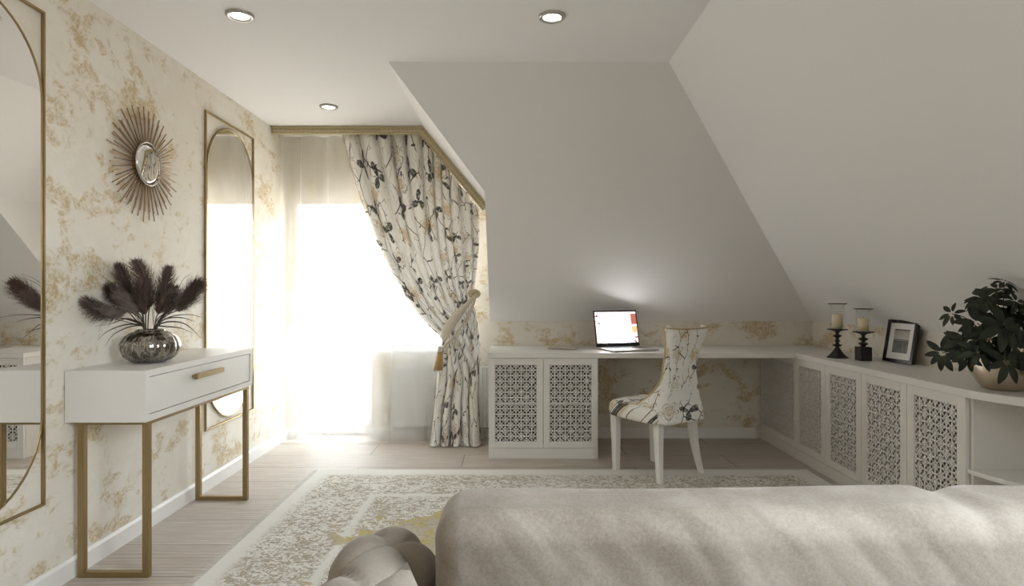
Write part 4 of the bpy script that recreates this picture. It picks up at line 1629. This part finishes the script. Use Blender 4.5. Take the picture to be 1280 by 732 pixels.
def tufted_arm(cx, y0, y1, hw, ztop, zbot):
    """arm with a rolled top and rounded far end, buttoned in a diamond pattern"""
    TP = .205
    buttons = []

    def base_pt(s, t_):
        # s: along the section (-1..1 over the roll), t_: along the length, the far end closes in a half round
        rr = hw
        arcl = PI * rr / 2
        flat = ztop - rr - zbot
        tot = arcl + flat
        L = s * tot
        if abs(L) <= arcl:
            a = L / rr
            x, z = rr * math.sin(a), ztop - rr + rr * math.cos(a)
            nx_, nz_ = math.sin(a), math.cos(a)
        else:
            x = math.copysign(rr, L)
            z = ztop - rr - (abs(L) - arcl)
            nx_, nz_ = math.copysign(1, L), 0
        q_ = PI / 2 * rr
        L1 = (y1 - y0) - rr
        tl_ = t_ * (L1 - rr + 2 * q_) - q_ + rr
        if tl_ < rr:
            a = (rr - tl_) / rr
            zc_ = ztop - rr
            cs_, sn = math.cos(a), math.sin(a)
            if abs(L) <= arcl:
                p = Vector((x * cs_, y0 + rr - rr * sn, zc_ + (z - zc_) * cs_))
                n_ = Vector((nx_ * cs_, -sn, nz_ * cs_))
            else:
                p = Vector((x * cs_, y0 + rr - rr * sn, z))
                n_ = Vector((nx_ * cs_, -sn, 0))
        elif tl_ <= L1:
            p = Vector((x, y0 + tl_, z))
            n_ = Vector((nx_, 0, nz_))
        else:
            a = (tl_ - L1) / rr
            zc_ = ztop - rr
            cs_, sn = math.cos(a), math.sin(a)
            if abs(L) <= arcl:
                p = Vector((x * cs_, y0 + L1 + rr * sn * max(.0, 1), zc_ + (z - zc_) * cs_ + 0))
                n_ = Vector((nx_ * cs_, sn, nz_ * cs_))
            else:
                p = Vector((x * cs_, y0 + L1 + rr * sn, z))
                n_ = Vector((nx_ * cs_, sn, 0))
        return p, n_, L, tl_

    def pt(u, v):
        s = 2 * u - 1
        p, n_, L, tl_ = base_pt(s, v)
        a, b_ = (L + tl_) / TP + .18, (L - tl_) / TP + .62
        h_ = (abs(math.sin(PI * a)) * abs(math.sin(PI * b_))) ** .24
        k = sm(zbot, zbot + .22, p.z)
        w_ = .004 * mnoise.noise(p * 9)
        return p + n_ * (-.032 * (1 - h_) * k + w_) + Vector((cx, 0, 0))

    return MB().grid(pt, 110, 130), buttons


am, _b = tufted_arm(-.265, .90, 1.405, .125, .705, .05)
ao = obj('armrest', am, M['velvet2'], so, smooth=True)
am2, _b = tufted_arm(1.83, .90, 1.405, .118, .705, .05)
obj('armrest', am2, M['velvet2'], so, smooth=True)

# throw pillow
pw = thing('throw_pillow', 'beige velvet throw pillow with its corner up beside the tufted sofa arm', 'pillow', (0, 0, 0))


def pillow_pts(sz, th_):
    m_ = MB()

    def fn(side):
        def g(u, v):
            a, b_ = 2 * u - 1, 2 * v - 1
            k = (1 - a ** 4) * (1 - b_ ** 4)
            pin = 1 - .07 * (1 - a * a) * (b_ ** 4) , 1 - .07 * (1 - b_ * b_) * (a ** 4)
            return (a * sz / 2 * pin[1], side * th_ / 2 * max(0, k) ** .5, b_ * sz / 2 * pin[0])
        return g
    m_.grid(fn(1), 28, 28)
    m_.grid(fn(-1), 28, 28)
    return m_


po = pillow_pts(.46, .13)
rotm = Matrix.Rotation(math.radians(-12), 3, 'Z') @ Matrix.Rotation(math.radians(-55), 3, 'X') @ Matrix.Rotation(math.radians(45), 3, 'Y')
ctr = Vector((-.215, .672, .603))
for i in range(len(po.v)):
    po.v[i] = rotm @ po.v[i] + ctr
pw.location = (ctr.x, ctr.y, .37)
obj('pillow_cover', po, M['pillow'], pw, smooth=True)

# ------------------------------------------------------------------ camera, light, world
sc_ = bpy.context.scene
cam = bpy.data.cameras.new('camera')
cam.sensor_width = 36
cam.lens = 36 * F / 1280
cam.clip_start = .02
co_ = bpy.data.objects.new('camera', cam)
COL.objects.link(co_)
co_.location = (0, 0, HC)
co_.rotation_euler = (PI / 2, 0, 0)
sc_.camera = co_

wld = bpy.data.worlds.new('daylight')
sc_.world = wld
wld.use_nodes = True
nt = wld.node_tree
nt.nodes.clear()
o_ = nt.nodes.new('ShaderNodeOutputWorld')
bg = nt.nodes.new('ShaderNodeBackground')
tc = nt.nodes.new('ShaderNodeTexCoord')
sp = nt.nodes.new('ShaderNodeSeparateXYZ')
hf = nt.nodes.new('ShaderNodeMath')
hf.operation = 'MULTIPLY_ADD'
hf.inputs[1].default_value = .5
hf.inputs[2].default_value = .5
rmp = nt.nodes.new('ShaderNodeValToRGB')
els = rmp.color_ramp.elements
els[0].position, els[0].color = 0, (.80, .78, .74, 1)
els[1].position, els[1].color = 1, (.36, .40, .45, 1)
for p_, c_ in ((.40, (.92, .895, .85, 1)), (.485, (1, .98, .95, 1)), (.51, (1, 1, 1, 1)), (.62, (.62, .66, .70, 1))):
    e = els.new(p_)
    e.color = c_
# sunlit fields and hedges below the horizon
nz = nt.nodes.new('ShaderNodeTexNoise')
mp = nt.nodes.new('ShaderNodeMapping')
mp.inputs['Scale'].default_value = (3, 3, 26)
nz.inputs['Scale'].default_value = 1.6
nz.inputs['Detail'].default_value = 3
low = nt.nodes.new('ShaderNodeMapRange')
for k_, v_ in ((1, .50), (2, .485), (3, 0), (4, 1)):
    low.inputs[k_].default_value = v_
nf = nt.nodes.new('ShaderNodeMapRange')
for k_, v_ in ((1, .42), (2, .62), (3, 0), (4, .8)):
    nf.inputs[k_].default_value = v_
mu = nt.nodes.new('ShaderNodeMath')
mu.operation = 'MULTIPLY'
mx = nt.nodes.new('ShaderNodeMix')
mx.data_type = 'RGBA'
mx.blend_type = 'MULTIPLY'
mx.inputs[7].default_value = (.62, .50, .34, 1)
nt.links.new(tc.outputs['Generated'], sp.inputs[0])
nt.links.new(sp.outputs[2], hf.inputs[0])
nt.links.new(hf.outputs[0], rmp.inputs[0])
nt.links.new(tc.outputs['Generated'], mp.inputs[0])
nt.links.new(mp.outputs[0], nz.inputs[0])
nt.links.new(nz.outputs[0], nf.inputs[0])
nt.links.new(hf.outputs[0], low.inputs[0])
nt.links.new(low.outputs[0], mu.inputs[0])
nt.links.new(nf.outputs[0], mu.inputs[1])
nt.links.new(mu.outputs[0], mx.inputs[0])
nt.links.new(rmp.outputs[0], mx.inputs[6])
nt.links.new(mx.outputs[2], bg.inputs[0])
# sky brightened high on +X, added to push more light through the roof window
dt = nt.nodes.new('ShaderNodeVectorMath')
dt.operation = 'DOT_PRODUCT'
dt.inputs[1].default_value = (.69, 0, .73)
gl = nt.nodes.new('ShaderNodeMapRange')
gl.interpolation_type = 'SMOOTHSTEP'
for k_, v_ in ((1, .35), (2, 1.0), (3, 5.6), (4, 14.0)):
    gl.inputs[k_].default_value = v_
nt.links.new(tc.outputs['Generated'], dt.inputs[0])
nt.links.new(dt.outputs['Value'], gl.inputs[0])
nt.links.new(gl.outputs[0], bg.inputs[1])
nt.links.new(bg.outputs[0], o_.inputs[0])


def portal(name, loc, rot, sx, sy):
    l = bpy.data.lights.new(name, 'AREA')
    l.shape = 'RECTANGLE'
    l.size, l.size_y = sx, sy
    l.cycles.is_portal = True
    o = bpy.data.objects.new(name, l)
    COL.objects.link(o)
    o.location = loc
    o.rotation_euler = rot
    return o


portal('front_daylight', ((OXL + OXR) / 2, YB + .235, OZT / 2), (-PI / 2, 0, 0), OXR - OXL, OZT)
_c = (rs(SK0, SKA) + rs(SK1, SKB)) / 2 + nv * .075
portal('added_roof_daylight', _c, nv.to_track_quat('Z', 'Y').to_euler(), (rs(SK1, 0) - rs(SK0, 0)).length, SKA - SKB)  # guides sampling through the added roof window

vs_ = sc_.view_settings
vs_.view_transform = 'Standard'
vs_.look = 'None'
vs_.gamma = 1
vs_.use_curve_mapping = False
vs_.exposure = 1.33
sc_.cycles.max_bounces = 14
sc_.cycles.diffuse_bounces = 8
sc_.cycles.glossy_bounces = 6
sc_.cycles.transparent_max_bounces = 16
sc_.cycles.sample_clamp_indirect = 2.5
sc_.cycles.use_adaptive_sampling = False
sc_.cycles.use_light_tree = True
sc_.cycles.use_guiding = True
sc_.cycles.use_surface_guiding = True
sc_.cycles.guiding_training_samples = 40
M['lamp'].cycles.emission_sampling = 'NONE'
sc_.cycles.use_denoising = True
sc_.cycles.denoising_prefilter = 'NONE'
sc_.cycles.denoiser = 'OPENIMAGEDENOISE'
